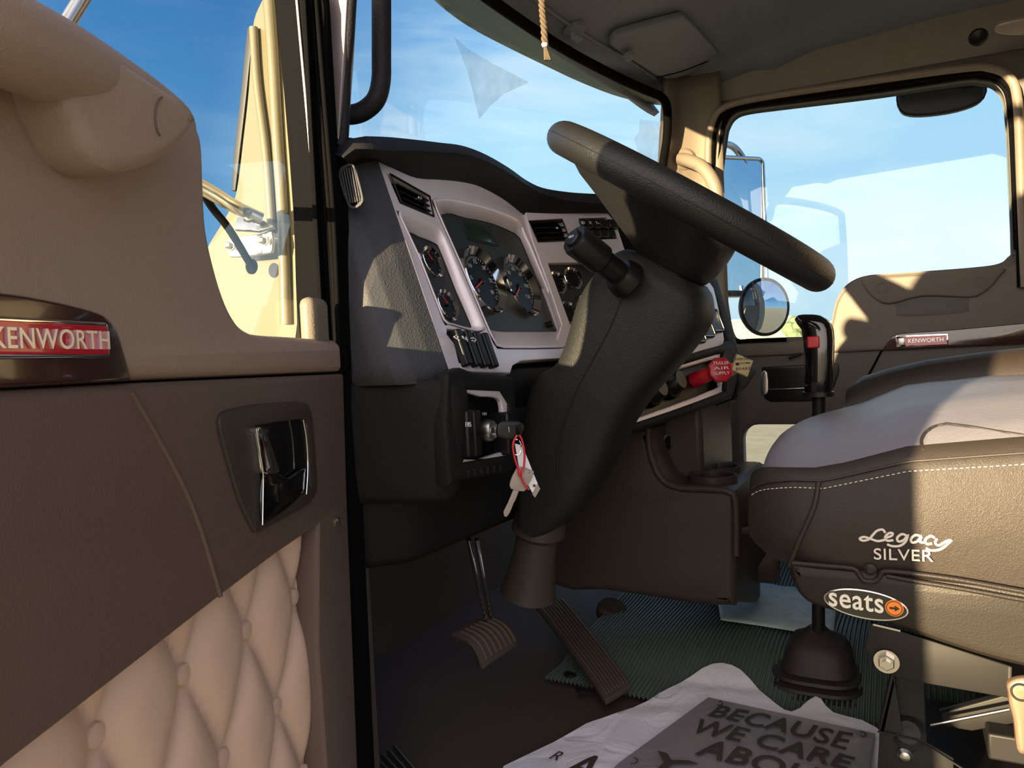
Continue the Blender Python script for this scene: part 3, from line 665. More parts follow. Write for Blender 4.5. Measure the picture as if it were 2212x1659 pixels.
# end cap facing the driver door
def endcap(u, v):
    z = .300 - .323*v; fy_ = .519+.34*z
    prof = [(0, (.722, .640)), (.25, (.7255, max(fy_+.050, min(.62, fy_+.06)))), (.42, (.732, fy_+.036)), (.60, (.748, fy_+.021)), (.8, (.776, fy_+.007)), (.95, (.799, fy_-.001)), (1, (.803, fy_+.006))]
    for (a, p), (b, q) in zip(prof, prof[1:]):
        if u <= b+1e-9: t = (u-a)/(b-a); return V((p[0]+(q[0]-p[0])*t, p[1]+(q[1]-p[1])*t, z))
ec = grid('end_panel', endcap, 40, 12, dashgrey, db, solid=-.006, angle=70)
# side demister vent on the end cap
EN = V((-.985, -.17, 0)).normalized()
def Ep(px, py, off=0): return PL(px, py, V((.7275, .60, .22))+EN*(.0035+off), EN)
dv = plate('demister_vent', [smp(Ep, [(730, 372), (740, 358), (757, 353), (768, 365), (783, 420), (783, 438), (768, 450), (752, 446), (735, 400)], 3, True), smp(Ep, [(735, 376), (745, 363), (757, 359), (765, 370), (778, 420), (777, 434), (766, 444), (755, 440), (740, 400)], 3, True)], EN, .004, dashgrey, db, bev=.001)
plate('vent_back', [smp(Ep, [(732, 374), (743, 360), (759, 356), (768, 370), (781, 422), (780, 436), (766, 447), (752, 443), (737, 402)], 2, True, off=-.0025)], EN, .001, gloss, dv, bev=0)
vs, fs = merge([tube_geo([Ep(737+i*5.5, 366-i*1.2, off=0), Ep(752+i*5.2, 440-i*1.0, off=0)], .0011, 6) for i in range(6)]); mk('slats', vs, fs, dashgrey, dv)
# lower dash: knee panels
def knee(u, v):
    # u: from the jamb to the ignition box, v: down
    z = -.020-.150*v
    tab = [(0, V((.722, .63, 0))), (.55, V((.752, .545, 0))), (.72, V((.766, .508, 0))), (.84, V((.778, .495, 0))), (.93, V((.79, .492, 0))), (1, V((.808, .500, 0)))]
    for (a, x), (b, y) in zip(tab, tab[1:]):
        if u <= b: p = x.lerp(y, (u-a)/(b-a)); break
    q = V((p.x, p.y+.012*abs(2*v-1)**4+.02*v, z)); return q
grid('knee_panel', knee, 24, 14, kneeblk, db, solid=-.01, angle=60)
def under(u, v):
    # bolster under the dash
    z = -.150-(.112*v)
    x = interp(u, [(0, .722), (.2, .79), (.3, .83), (1, 1.25)]); y = interp(u, [(0, .66), (.2, .60), (.24, .585), (.3, .58), (1, .57)])
    return V((x, y+.03*v*v, z))
grid('knee_bolster', under, 30, 10, kneeblk, db, solid=-.012, angle=60)
grid('lower_dash_face', lambda u, v: V((.80+.5*u, .53+.08*v, -.015-.16*v)), 6, 4, kneeblk, db, solid=-.01)
# ignition switch box
IY = .495
def Ip(px, py, off=0): return Y(px, py, IY-off)
ign = plate('ignition_panel', [smp(Ip, [(968, 806), (1040, 810), (1098, 812), (1112, 822), (1116, 880), (1116, 1000), (1104, 1018), (1060, 1028), (985, 1040), (970, 1030)], 2, True), mapp(Ip, [(990, 842), (1084, 846), (1100, 872), (1099, 983), (990, 1000)])], V((0, -1, 0)), .022, kneeblk, db, bev=.006)
plate('silver_frame', [smp(Ip, [(988, 838), (1040, 839), (1085, 843), (1103, 866), (1104, 930), (1102, 985), (1090, 990), (990, 1004)], 2, True, off=-.004), smp(Ip, [(990, 858), (1040, 857), (1076, 860), (1086, 880), (1088, 930), (1088, 970), (1080, 978), (990, 991)], 2, True, off=-.004)], V((0, -1, 0)), .008, silver, ign, bev=.002)
plate('recess', [mapp(Ip, [(985, 835), (1095, 835), (1110, 995), (985, 1010)], off=-.035)], V((0, -1, 0)), .004, blackpl, ign, bev=0)
for a, w_ in ((997, .016), (1013, .018), (1086, .020)):
    c = Ip(a, 936, off=-.006); rk = box('rocker_switch', c, (w_, .03, .060), blackpl, ign, bevel=.004)
text('symbol', 'F85', Ip(1006, 922, off=.0098), Ip(1018, 922, off=.0098), ez, .006, .0003, white, ign)
kc = Ip(1049, 930, off=-.012)
lathe('key_cylinder', kc, (0, -1, 0), [(.0155, 0), (.0155, .006), (.013, .012), (.010, .014), (.010, .010), (0, .010)], satin, ign, k=28)
text('symbol', 'OFF', Ip(1042, 897, off=-.03), Ip(1052, 897, off=-.03), ez, .004, .0003, white, ign)
vs, fs = merge([box_geo(Ip(1010+i*14, 1022-i*2.0, off=.001), AX, (.003, .006, .010)) for i in range(6)]); mk('grip_ribs', vs, fs, kneeblk, ign, bevel=.001)
# centre stack with silver framed control panel
cst = []
o_c = smp(Cp, [(1300, 962), (1340, 946), (1450, 907), (1560, 868), (1588, 850), (1596, 800), (1590, 760), (1578, 735), (1560, 740), (1450, 765), (1300, 810)], 2, True)
i_c = smp(Cp, [(1322, 938), (1345, 922), (1450, 887), (1556, 848), (1566, 838), (1568, 800), (1562, 768), (1552, 764), (1450, 795), (1318, 836)], 2, True)
plate('control_surround', [o_c, i_c], CN, .05, kneeblk, db, bev=.008)
cp = plate('control_frame', [smp(Cp, [(1312, 944), (1345, 928), (1450, 892), (1560, 853), (1573, 838), (1574, 800), (1567, 762), (1555, 757), (1450, 788), (1312, 828)], 2, True, off=-.008), smp(Cp, [(1320, 926), (1345, 913), (1450, 876), (1548, 838), (1558, 826), (1559, 800), (1554, 778), (1548, 774), (1450, 803), (1320, 842)], 2, True, off=-.008)], CN, .012, silver, db, bev=.003)
plate('control_panel', [mapp(Cp, [(1290, 960), (1580, 860), (1585, 745), (1290, 830)], off=-.03)], CN, .004, blackpl, cp, bev=0)
lathe('climate_knob', Cp(1440, 832, off=-.028), CN, [(.030, 0), (.029, .012), (.024, .014), (.020, .030), (.017, .034), (0, .034)], blackpl, cp, k=28)
lathe('climate_knob', Cp(1398, 848, off=-.028), CN, [(.030, 0), (.029, .012), (.024, .014), (.020, .030), (.017, .034), (0, .034)], blackpl, cp, k=28)
def brake_knob(nm, px, py, m, sides, lab, rot):
    c0 = Cp(px, py, off=-.03); n = CN
    a = lathe(nm, c0, n, [(.015, 0), (.015, .03), (.012, .045), (.012, .055)], m, db, k=20)
    n = V((-.80, -.56, .12)).normalized(); c1 = c0+CN*.060; A = ez.cross(n).normalized(); B = n.cross(A); B = -B if B.z < 0 else B
    rr = .026
    plate('knob_head', [[c1+n*.014+A*(rr*cos(R_(rot+360*i/sides)))+B*(rr*sin(R_(rot+360*i/sides))) for i in range(sides)]], n, .014, m, a, bev=.004)
    for i, s in enumerate(lab):
        p = c1+n*.0142+B*(.010-.010*i); text('knob_print', s, p-A*.016, p+A*.016, B, .006, .0004, white if m is red else pdark, a)
    return a
brake_knob('trailer_air_knob', 1497, 822, red, 8, ('TRAILER', 'AIR', 'SUPPLY'), 22.5)
brake_knob('parking_brake_knob', 1545, 812, yell, 4, ('PARKING', 'P', 'BRAKE'), 20)
# upper right silver cluster with switches
plate('fascia', [smp(Cp, [(1430, 800), (1456, 786), (1520, 760), (1558, 748), (1566, 735), (1560, 700), (1548, 640), (1535, 610), (1500, 600), (1430, 640)], 2, True)], CN, .03, silver, db, bev=.006)
for i in range(3):
    c = Cp(1500+i*20, 715-i*11, off=.006); rk = box('rocker_switch', c, (.050, .012, .055), blackpl, db, ax=(CDm, CN, CN.cross(CDm)), bevel=.004)
    tube('switch_rim', rrect(c+CN*.007, CDm, CN.cross(CDm), .046, .05, .006, 3), .0012, satin, rk, k=6, closed=True)
plate('dash_end', [smp(Cp, [(1528, 606), (1545, 640), (1568, 730), (1585, 770), (1596, 830), (1592, 860), (1640, 800), (1600, 760), (1552, 600)], 2, True, off=-.02)], CN, .08, dashblk, db, bev=.01)
loft('dash_body', [[V((x, yo+.06, .20)), V((x, .80, .22)), V((x, .82, -.20)), V((x, yo-.06, -.13)), V((x, yo-.02, -.03))] for x, yo in ((.84, .60), (1.2, .60), (1.32, .54), (1.6, .46), (1.96, .44))], dashblk, db, bevel=.01)

# ================================================================== STEERING COLUMN
WC = V((1.08, .2725, .2125)); E1 = V((0, .559, -.829)); E2 = V((0, .829, .559))
sc_ = thing('steering_column', WC+E1*.56, 'black grained steering column shroud rising to the wheel, split by a seam', 'steering column')
tab = [(.088, -.082, .020), (.098, -.098, .045), (.13, -.115, .060), (.19, -.112, .067), (.26, -.098, .050), (.30, -.095, .048), (.335, -.096, .066), (.40, -.103, .052), (.47, -.100, .018), (.53, -.082, -.014), (.55, -.07, -.028)]
rings = []
for p in sm([(a, b, c) for a, b, c in tab], 4):
    t, lo, hi = p; c = WC+E1*t+E2*((lo+hi)/2)+V((.0, 0, 0)); wx = interp(t, [(.085, .055), (.11, .068), (.3, .068), (.45, .062), (.56, .05)])
    rings.append(sqr(c, ex, E2, wx, (hi-lo)/2, 3.6, 40))
loft('shroud', rings, shroudm, sc_, angle=60)
def seampt(t, e, x=-.0685): return WC+E1*t+E2*e+V((x, 0, 0))
tube('seam', sm([seampt(.13, .0), seampt(.2, -.012), seampt(.3, -.015), seampt(.38, -.03), seampt(.44, -.06)], 6), .0009, blackpl, sc_, k=6)
lathe('lower_boot', WC+E1*.53+E2*-.045, V((.10, .25, -.9)), [(.04, 0), (.045, .03), (.034, .04), (.036, .08), (.042, .12), (.048, .145)], console, sc_, k=24)
# stalk
sb = X(1345, 598, 1.0); stp = X(1240, 516, .925); dd = (stp-sb).normalized(); Ls = (stp-sb).length
ss = thing('turn_signal_stalk', sb, 'thick black stalk with round end button sticking out left of the column', 'indicator stalk')
lathe('base', sb-dd*.01, dd, [(.028, 0), (.026, .012), (.022, .02), (0, .02)], blackpl, ss, k=24)
lathe('arm', sb, dd, [(.0165, 0), (.0175, Ls*.42), (.0215, Ls*.47), (.0218, Ls*.95), (.0195, Ls*1.0), (0, Ls*1.0)], blackpl, ss, k=28)
bt = lathe('end_button', stp, dd, [(.0125, -.001), (.0125, .004), (.0108, .0055), (0, .0055)], blackpl, ss, k=24)
dpn = dd; sA = V((0, 0, 1)); sU = dpn.cross(sA).normalized(); sU = -sU if (sU.dot(CR) < 0) else sU; sV = sU.cross(dpn); sV = -sV if sV.z < 0 else sV
text('symbol', '=D C=', stp+dd*.0056-sU*.0055-sV*.002, stp+dd*.0056+sU*.0055-sV*.002, sV, .0042, .0003, white, bt)

# ================================================================== STEERING WHEEL
sw = thing('steering_wheel', WC+E1*.09, 'large black leather steering wheel seen edge-on above the column', 'steering wheel')
Rw = .204
rim = [WC+ex*(Rw*cos(2*pi*i/96))+E2*(Rw*sin(2*pi*i/96)) for i in range(96)]
tube('rim', rim, .0235, wheelm, sw, k=24, closed=True, ry=.0245)
tube('rim_seam', [WC+ex*((Rw+.0240)*cos(2*pi*i/96))+E2*((Rw+.0240)*sin(2*pi*i/96)) for i in range(96)], .0009, blackpl, sw, k=6, closed=True)
rings = []
for t, lo, hi, wx in ((.094, -.060, .0, .045), (.086, -.078, .030, .066), (.070, -.084, .066, .085), (.050, -.086, .108, .11), (.032, -.085, .150, .135), (.016, -.082, .172, .155), (.004, -.07, .165, .15), (-.004, -.05, .14, .12)):
    rings.append(sqr(WC+E1*t+E2*((lo+hi)/2), ex, E2, wx, (hi-lo)/2, 2.8, 36))
loft('hub', rings, wheelm, sw, angle=60)
for a in (35, 145, 215, 325):
    d = ex*cos(R_(a))+E2*sin(R_(a)); r0 = .05; sp_ = []
    c0 = WC+E1*.012+E2*.03
    e = WC+d*(Rw-.004)
    pts = sm([c0, c0.lerp(e, .45), c0.lerp(e, .8), e], 5)
    tube('spoke', pts, [.016-.006*(i/len(pts)) for i in range(len(pts))], wheelm, sw, k=14, ry=[.032-.010*(i/len(pts)) for i in range(len(pts))], upv=E1)

# ================================================================== KEYS
kt = Ip(1062, 932, off=0)
ky = thing('ignition_key', kt, 'key with black bow turned in the ignition switch', 'key')
tipk = kc+V((0, -.010, 0)); bow = Y(1100, 928, .44)
dk = (bow-tipk).normalized(); 
box('blade', (tipk+bow)/2, ((bow-tipk).length, .002, .008), satin, ky, ax=(dk, dk.cross(ez), ez), bevel=.0005)
KN = V((-.75, -.66, 0))
def Kp(px, py, off=0): return PL(px, py, bow+KN*off, KN)
bowo = smp(Kp, [(1073, 932), (1082, 912), (1120, 910), (1133, 920), (1130, 935), (1118, 950), (1080, 946)], 3, True)
plate('bow', [bowo, mapp(Kp, [(1116, 922), (1123, 920), (1122, 938), (1116, 940)])], KN, .007, blackpl, ky, bev=.002)
tg = thing('key_tag', Kp(1150, 1075), 'narrow white paper tag hanging from the ignition key', 'tag')
plate('strip', [mapp(Kp, [(1112, 958), (1128, 962), (1166, 1056), (1156, 1075), (1122, 1015)], off=-.004)], KN, .0006, white, tg, bev=0)
plate('strip_end', [mapp(Kp, [(1161, 1045), (1167, 1056), (1156, 1075), (1150, 1068)], off=-.0025)], KN, .0008, clear, tg, bev=0)
lathe('hole', Kp(1154, 1049, off=-.0025), KN, [(.0018, 0), (.0018, .0006), (0, .0006)], pdark, tg, k=12)
sk = thing('spare_key', Kp(1100, 1115), 'grey plastic-headed spare key dangling below the red cable tie', 'key')
plate('bow', [smp(Kp, [(1122, 1008), (1150, 1016), (1153, 1024), (1140, 1050), (1132, 1062), (1104, 1056), (1103, 1040), (1112, 1020)], 2, True, off=.002), mapp(Kp, [(1128, 1013), (1145, 1018), (1144, 1023), (1129, 1018)], off=.002)], KN, .004, clear, sk, bev=.001)
plate('blade', [mapp(Kp, [(1110, 1056), (1122, 1058), (1113, 1082), (1110, 1086), (1107, 1094), (1103, 1104), (1100, 1110), (1094, 1117), (1089, 1115), (1088, 1105), (1098, 1085)], off=.001)], KN, .002, clear, sk, bev=.0004)
tie = thing('cable_tie', Kp(1140, 1060), 'red plastic cable tie looped through the keys', 'cable tie')
tube('loop', sm(mapp(Kp, [(1117, 940), (1108, 960), (1112, 990), (1123, 1020), (1131, 1010), (1133, 980), (1128, 952), (1122, 940)], off=.006), 4), .0014, red, tie, k=8)
tube('tail', sm(mapp(Kp, [(1123, 1020), (1130, 1040), (1142, 1058)], off=.006), 4), .0014, red, tie, k=8)
box('lock', Kp(1123, 1022, off=.006), (.005, .004, .007), red, tie, bevel=.001)
tube('split_ring', [Kp(1116+10*cos(a), 966+17*sin(a), off=-.001) for a in [2*pi*i/24 for i in range(24)]], .0007, chrome, tie, k=6, closed=True)

# ================================================================== PEDALS AND FOOTWELL
fw = mk('firewall', *box_geo((1.46, 1.02, -.28), AX, (1.56, .03, .78)), floorm); tag(fw, kind='structure'); fw.name = 'wall_front'
bp = thing('brake_pedal', Z(1050, 1390, -.56), 'curved rubber-covered brake pedal pad hanging on twin shiny arms', 'pedal')
PC = Z(1052, 1385, -.50); PN = V((-.25, -.62, .74)).normalized(); PU = V((.9, -.32, .1)); PU = (PU-PN*PU.dot(PN)).normalized(); PW = PN.cross(PU)
def Pp(px, py, off=0): return PL(px, py, PC+PN*off, PN)
def padf(u, v):
    a = Pp(975, 1365).lerp(Pp(1045, 1445), u); b = Pp(1050, 1328).lerp(Pp(1128, 1390), u); p = a.lerp(b, v)
    return p + PN*(.022*sin(pi*u)-.006*(2*v-1)**4)
grid('pad', padf, 14, 10, floorm, bp, solid=.018, bevel=.003)
parts = []
for i in range(7):
    v = .12+.76*i/6; parts.append(tube_geo([padf(.12+.76*j/10, v)+PN*.001 for j in range(11)], .0022, 6))
vs, fs = merge(parts); mk('tread_ribs', vs, fs, brown, bp)
tube('arm', [padf(.25, .75)-PN*.01, Y(1012, 1165, .66)], .0045, chrome, bp, k=10)
tube('arm', [padf(.25, .9)-PN*.01, Y(1030, 1165, .66)], .0045, chrome, bp, k=10)
gp = thing('accelerator_pedal', Z(1330, 1490, -.6), 'long ribbed accelerator pedal slanting across the footwell floor', 'pedal')
A0, A1, B0, B1 = Z(1150, 1300, -.545), Z(1215, 1290, -.545), Z(1310, 1512, -.585), Z(1365, 1480, -.585)
gfn = lambda u, v: A0.lerp(A1, v).lerp(B0.lerp(B1, v), u)+V((0, 0, .006*(1-(2*u-1)**4)))
grid('plate', gfn, 10, 8, floorm, gp, solid=.012, bevel=.003)
vs, fs = merge([tube_geo([gfn(.03+.94*j/8, .1+.8*i/7)+V((0, 0, .001)) for j in range(9)], .0016, 6) for i in range(8)]); mk('tread_ribs', vs, fs, brown, gp)
lathe('bolt', Z(1232, 1458, -.6), ez, [(.012, 0), (.012, .004), (.006, .006), (0, .006)], steel, gp, k=16)
lathe('bolt', Z(1258, 1492, -.6), ez, [(.012, 0), (.012, .004), (.006, .006), (0, .006)], steel, gp, k=16)
dsw = lathe('foot_switch', Z(1320, 1330, -.60), V((-.2, -.3, 1)), [(.035, 0), (.035, .02), (.03, .028), (0, .03)], floorm, None, k=24); tag(dsw, 'small round dark floor switch between accelerator pedal and console', 'foot switch')
# ribbed sill plate bottom left
sl = thing('sill_tread', Z(840, 1650, FL), 'ribbed metal tread strip on the floor at the bottom left corner', 'tread strip')
vs, fs = merge([tube_geo([Z(800+i*13, 1650-i*9, FL+.004), Z(870+i*15, 1720-i*3, FL+.004)], .0032, 6) for i in range(5)]); mk('ribs', vs, fs, satin, sl)

# ================================================================== FLOOR MAT with raised ribs
def rh(x, y): return FL+.004+.045*max(0, 1-((x-1.62)/.30)**2)*(x < 1.62) + (.045 if x >= 1.62 else 0) + .012*sin(x*9+y*5)
vs = []; fs = []
ny = 420
xs = [1.24+.9*i/36 for i in range(37)]
for i, x in enumerate(xs):
    for j in range(ny+1):
        y = .62-.86*j/ny; r = .0024*(1 if (j % 4) in (1, 2) else -1); vs.append((x, y, rh(x, y)+r))
for i in range(36):
    for j in range(ny): fs.append((i*(ny+1)+j, i*(ny+1)+j+1, (i+1)*(ny+1)+j+1, (i+1)*(ny+1)+j))
o = mk('floor_mat', vs, fs, ribm, None, angle=25); tag(o, 'black ribbed rubber mat rising over the tunnel beside the console', 'floor mat')
# grey-blue sheet under the console
def sheet(u, v):
    a = Z(1556, 1322, -.55).lerp(Z(1800, 1372, -.55), u); b = Z(1545, 1250, -.55).lerp(Z(1810, 1240, -.55), u); p = a.lerp(b, v); p.z = rh(p.x, p.y)+.008+.006*sin(u*11+v*4)*v; return p
o = grid('dust_sheet', sheet, 24, 10, mirk, solid=.001); tag(o, 'crumpled pale teal sheet lying on the mat behind the gear lever', 'sheet')

# ================================================================== PAPER MAT with printing
pm_z = FL+.016
def crz(x, y): return max(crz0(x, y), (rh(x, y)+.006) if x > 1.235 else -9)
def crz0(x, y): return pm_z+.007*noise.noise(V((x*6, y*6, 1)))+.005*noise.noise(V((x*15, y*15, 4)))+.012*max(0, (x-1.27)/.12)*max(0, .5+noise.noise(V((x*5, y*9, 2))))
pts_px = [(1088, 1659), (1240, 1575), (1300, 1548), (1400, 1510), (1470, 1480), (1540, 1457), (1600, 1468), (1660, 1512), (1710, 1535), (1762, 1512), (1800, 1540), (1893, 1572), (1960, 1640)]
edge = [Z(a.x, a.y, pm_z) for a in sm(pts_px, 3)]
edge = [V((p.x, p.y, 0)) for p in edge]+[V((1.22, -.02, 0)), V((1.0, .0, 0)), V((.84, .12, 0)), V((.82, .40, 0)), V((.88, .52, 0))]
def inpoly(p, poly):
    c = False; n = len(poly)
    for i in range(n):
        a, b = poly[i], poly[i-1]
        if (a.y > p.y) != (b.y > p.y) and p.x < (b.x-a.x)*(p.y-a.y)/(b.y-a.y)+a.x: c = not c
    return c
from mathutils.geometry import delaunay_2d_cdt
def drape(nm, poly, dz, m, parent=None, step=.014, zf=None):
    zf = zf or crz
    P = [V((p.x, p.y)) for p in poly]; n = len(P); E_ = [(i, (i+1) % n) for i in range(n)]
    x0, x1 = min(p.x for p in P), max(p.x for p in P); y0, y1 = min(p.y for p in P), max(p.y for p in P)
    x = x0+step/2
    while x < x1:
        y = y0+step/2
        while y < y1:
            q = V((x+random.uniform(-.2, .2)*step, y+random.uniform(-.2, .2)*step))
            if inpoly(q, P) and min((q-a).length for a in P) > step*.3: P.append(q)
            y += step
        x += step
    r = delaunay_2d_cdt(P, E_, [list(range(n))], 1, 1e-6)
    return mk(nm, [(v.x, v.y, zf(v.x, v.y)+dz) for v in r[0]], [tuple(f) for f in r[2]], m, parent, angle=80)
pmat = drape('paper_floor_mat', edge, 0, paper, None, .010); tag(pmat, 'crumpled white paper floor mat printed with large dark words, in front of the seat', 'paper mat')
q4 = [Z(1522, 1501, pm_z), Z(1893, 1579, pm_z), Z(1893, 1579, pm_z)+V((-.36, .0, 0)), Z(1337, 1635, pm_z)+V((-.10, .02, 0))]
g1, g2 = V((1.262, .315, 0)), V((1.240, .055, 0))
gpoly = [g1, g2, V((.93, .06, 0)), V((.93, .40, 0)), V((1.012, .388, 0))]
gpan = drape('grey_panel', gpoly, .0065, pgrey, pmat, .010)
lat = (g2-g1).normalized(); dwn = V((-1, 0, 0)); dwn = (dwn-lat*dwn.dot(lat)).normalized()
def ptext(s, x_top, h, y0, y1, m=pdark, dz=.0105, bold=.018):
    """print line: top at x_top (towards -x is down), spanning y0 (left) .. y1 (right)"""
    p0 = V((x_top-h, y0, 0)); p1 = V((x_top-h, y1, 0))+V((-.022*(y0-y1)/.26, 0, 0))
    o = text('print', s, p0, p1, -dwn, h, .0, m, pmat, bold=bold, shear=.15)
    me = o.data; bm = bmesh.new(); bm.from_mesh(me); bmesh.ops.triangulate(bm, faces=bm.faces)
    for _ in range(3):
        L_ = [e for e in bm.edges if e.calc_length() > .012]
        if not L_: break
        bmesh.ops.subdivide_edges(bm, edges=L_, cuts=1); bmesh.ops.triangulate(bm, faces=bm.faces)
    base = WL[pmat.name]
    for v in bm.verts: v.co.z = crz(v.co.x+base.x, v.co.y+base.y)+dz-base.z
    bm.to_mesh(me); bm.free()
ptext('BECAUSE', 1.240, .050, .300, .088)
ptext('WE CARE', 1.178, .048, .312, .082)
ptext('ABOUT', 1.115, .050, .290, .085)
ptext('YOUR', 1.050, .050, .345, .085)
ptext('A', 1.02, .07, .46, .415, dz=.004)
ptext('R', 1.01, .026, .49, .475, dz=.004, bold=0)
for p in ((1.245, .295), (1.225, .075), (1.02, .37)):
    tube('printed_rivet', [V((p[0]+.008*cos(a), p[1]+.008*sin(a), crz(*p)+.0095)) for a in [R_(180+20*i) for i in range(10)]], .0008, pdark, pmat, k=5)

# ================================================================== CENTRE CONSOLE
co = thing('centre_console', (1.55, .45, -.5), 'dark moulded centre console with cup holders below the dash', 'console')
CXp = 1.42
cl = smp(lambda a, b: X(a, b, CXp), [(1592, 1075), (1590, 1180), (1588, 1300), (1575, 1312), (1500, 1308), (1400, 1292), (1300, 1278), (1180, 1262), (1180, 1100), (1200, 1000), (1230, 925), (1396, 922), (1410, 935), (1416, 985), (1440, 1035), (1480, 1050), (1560, 1052), (1580, 1058)], 2, True)
plate('side_panel', [cl], V((-1, 0, 0)), .36, console, co, bev=.018)
tube('edge_moulding', sm([X(a, b, CXp) for a, b in ((1400, 925), (1404, 975), (1425, 1030), (1462, 1052), (1530, 1056), (1572, 1062), (1588, 1085), (1590, 1200))], 5), .007, console, co, k=12)
box('tray_wall', (1.66, .46, -.17), (.30, .18, .20), console, co, bevel=.012)
for a, b in ((1440, 955), (1440, 1000)):
    c = X(a, b, 1.505); s = ringlathe('power_socket', c, (-.5, -1, 0), [(.0175, 0), (.0175, .005), (.014, .006), (.014, 0)], satin, co, k=24)
    lathe('socket_cap', c, (-.5, -1, 0), [(.014, 0), (.013, .004), (0, .004)], gloss, s, k=20)
for cx_, cy_ in ((1.485, .345), (1.60, .36)):
    c = V((cx_, cy_, -.252)); ringlathe('cup_holder', c, ez, [(.048, -.03), (.048, .007), (.041, .007), (.041, -.03)], console, co, k=32); lathe('cup_well', c+ez*.001, ez, [(.042, 0), (.042, .001), (0, .001)], gloss, co, k=28)
tube('front_moulding', sm([X(1598, 1060, 1.62), X(1615, 1085, 1.6), X(1618, 1180, 1.58), X(1610, 1240, 1.56)], 4), .012, console, co, k=12)
grid('console_end', lambda u, v: X(1590+95*u, 1060+190*v+0*u, 1.62)+V((0, -.0, 0)), 4, 4, console, co, solid=.03)
loft('rear_scoop', [[X(1585, y0, 1.44), X(1700-(0 if y0 < 1235 else 60), y0-5, 1.60), X(1712-(0 if y0 < 1235 else 70), y0-8, 1.75), X(1620, y0-15, 1.80)] for y0 in (1140, 1235, 1306)], console, co, bevel=.02)

# ================================================================== GEAR LEVER
gs = thing('gear_lever', (1.42, .14, -.6), 'tall gear lever with black pistol grip, red button and rubber boot', 'gear lever')
gx_ = 1.40
def G(px, py, dx=0): return X(px, py, gx_+dx)
rings = []
for y0, a, b, dx in ((852, 1740, 1795, .030), (845, 1738, 1798, .033), (820, 1738, 1801, .034), (770, 1738, 1802, .034), (735, 1736, 1803, .034), (712, 1732, 1801, .033), (700, 1722, 1797, .032), (690, 1717, 1788, .028), (682, 1722, 1775, .020), (679, 1732, 1762, .010)):
    p, q = G(a, y0), G(b, y0); c = (p+q)/2; rings.append(sqr(c, ex, (q-p).normalized(), dx*.72, (q-p).length/2, 3, 24))
loft('grip', rings, gloss, gs, angle=60)
loft('grip_lower', [[v+V((0, 0, 0)) for v in sqr((G(1740, y)+G(1796, y))/2, ex, (G(1796, y)-G(1740, y)).normalized(), .026, .0255, 3, 24)] for y in (846, 852, 856)], blackpl, gs)
box('red_button', G(1757, 739, -.026), (.012, .020, .021), red, gs, bevel=.003)
tube('lever_rod', [G(1769, 850), G(1768, 1100), G(1768, 1360)], .011, steel, gs, k=16)
rings = []
def bc(px, py): return X(px, py, 1.42)
prof = [(1352, 1750, 1782), (1365, 1735, 1795), (1378, 1712, 1825), (1395, 1700, 1838), (1420, 1695, 1842), (1436, 1690, 1848)]
z = 0
for i in range(5): prof += [(1438+i*16, 1694-i*8, 1842+i*9), (1442+i*16, 1676-i*8, 1858+i*9), (1448+i*16, 1674-i*8, 1860+i*9)]
prof += [(1520, 1640, 1905)]
for y0, a, b in prof:
    p, q = bc(a, y0), bc(b, y0); c = (p+q)/2; r = (q-p).length/2; rings.append(sqr(V((c.x, c.y, c.z)), ex, ey, r*1.0, r, 3.2, 32))
loft('boot', rings, mat('boot_rubber', lin(44, 38, 35), .6), gs, angle=30)

# ================================================================== DRIVER SEAT
se = thing('driver_seat', (1.1, -.15, FL), 'black and grey leather driver seat on an air suspension base', 'seat')
def zs(y): return interp(y, [(-.5, -.10), (-.1, -.106), (0, -.117), (.08, -.140), (.13, -.140), (.165, -.137)])
def drop(y): q = max(0, (y-.10)/.066); return .035*(1-math.sqrt(max(0, 1-min(1, q)**2)))
def xn(y): return .85+.035*max(0, (y-.10)/.065)**2
def ztop(x, y):
    s = (x-.85)/.5
    crown = interp(s, [(0, 0), (.08, .018), (.25, .036), (.5, .046), (.8, .046), (1, .03)])
    crown *= min(1, .55+.45*(1-max(0, y)/.165))+.18
    return zs(y)+crown-drop(y)
ys = [.166, .1655, .163, .158, .15, .14, .125, .11, .09, .06, .03, 0, -.03, -.06, -.1, -.16, -.22, -.3, -.4, -.5]
rings = []
for y in ys:
    r = []
    for i in range(25):
        x = xn(y)+.015+(1.36-xn(y)-.015)*i/24; wr = .0018*noise.noise(V((x*13, y*19, 3)))*(y < .15); r.append(V((x, y-.02*((x-1.1)/.25)**2*(y > .1), ztop(x, y)+wr)))
    rings.append(r)
loft('cushion_top', rings, greyl, se, closed=False, angle=70)
rings = []
def side(y):
    r = []
    xb = xn(y)
    r.append(V((xb+.016, y, ztop(xb+.016, y)+.0015)))
    for k in range(9):
        v = k/8; z_ = zs(y)-.001-drop(y) + (-.240-zs(y)+drop(y))*v; bul = .006*sin(pi*v)+.0
        if y > .1: yy = y-.045*max(0, v-.55)**1.5*1.8
        else: yy = y
        r.append(V((xb-bul+.03*max(0, v-.9)*4*(0), yy, z_)))
    r.append(V((xb+.02, yy, -.245)))
    return r
for y in ys: rings.append(side(y))
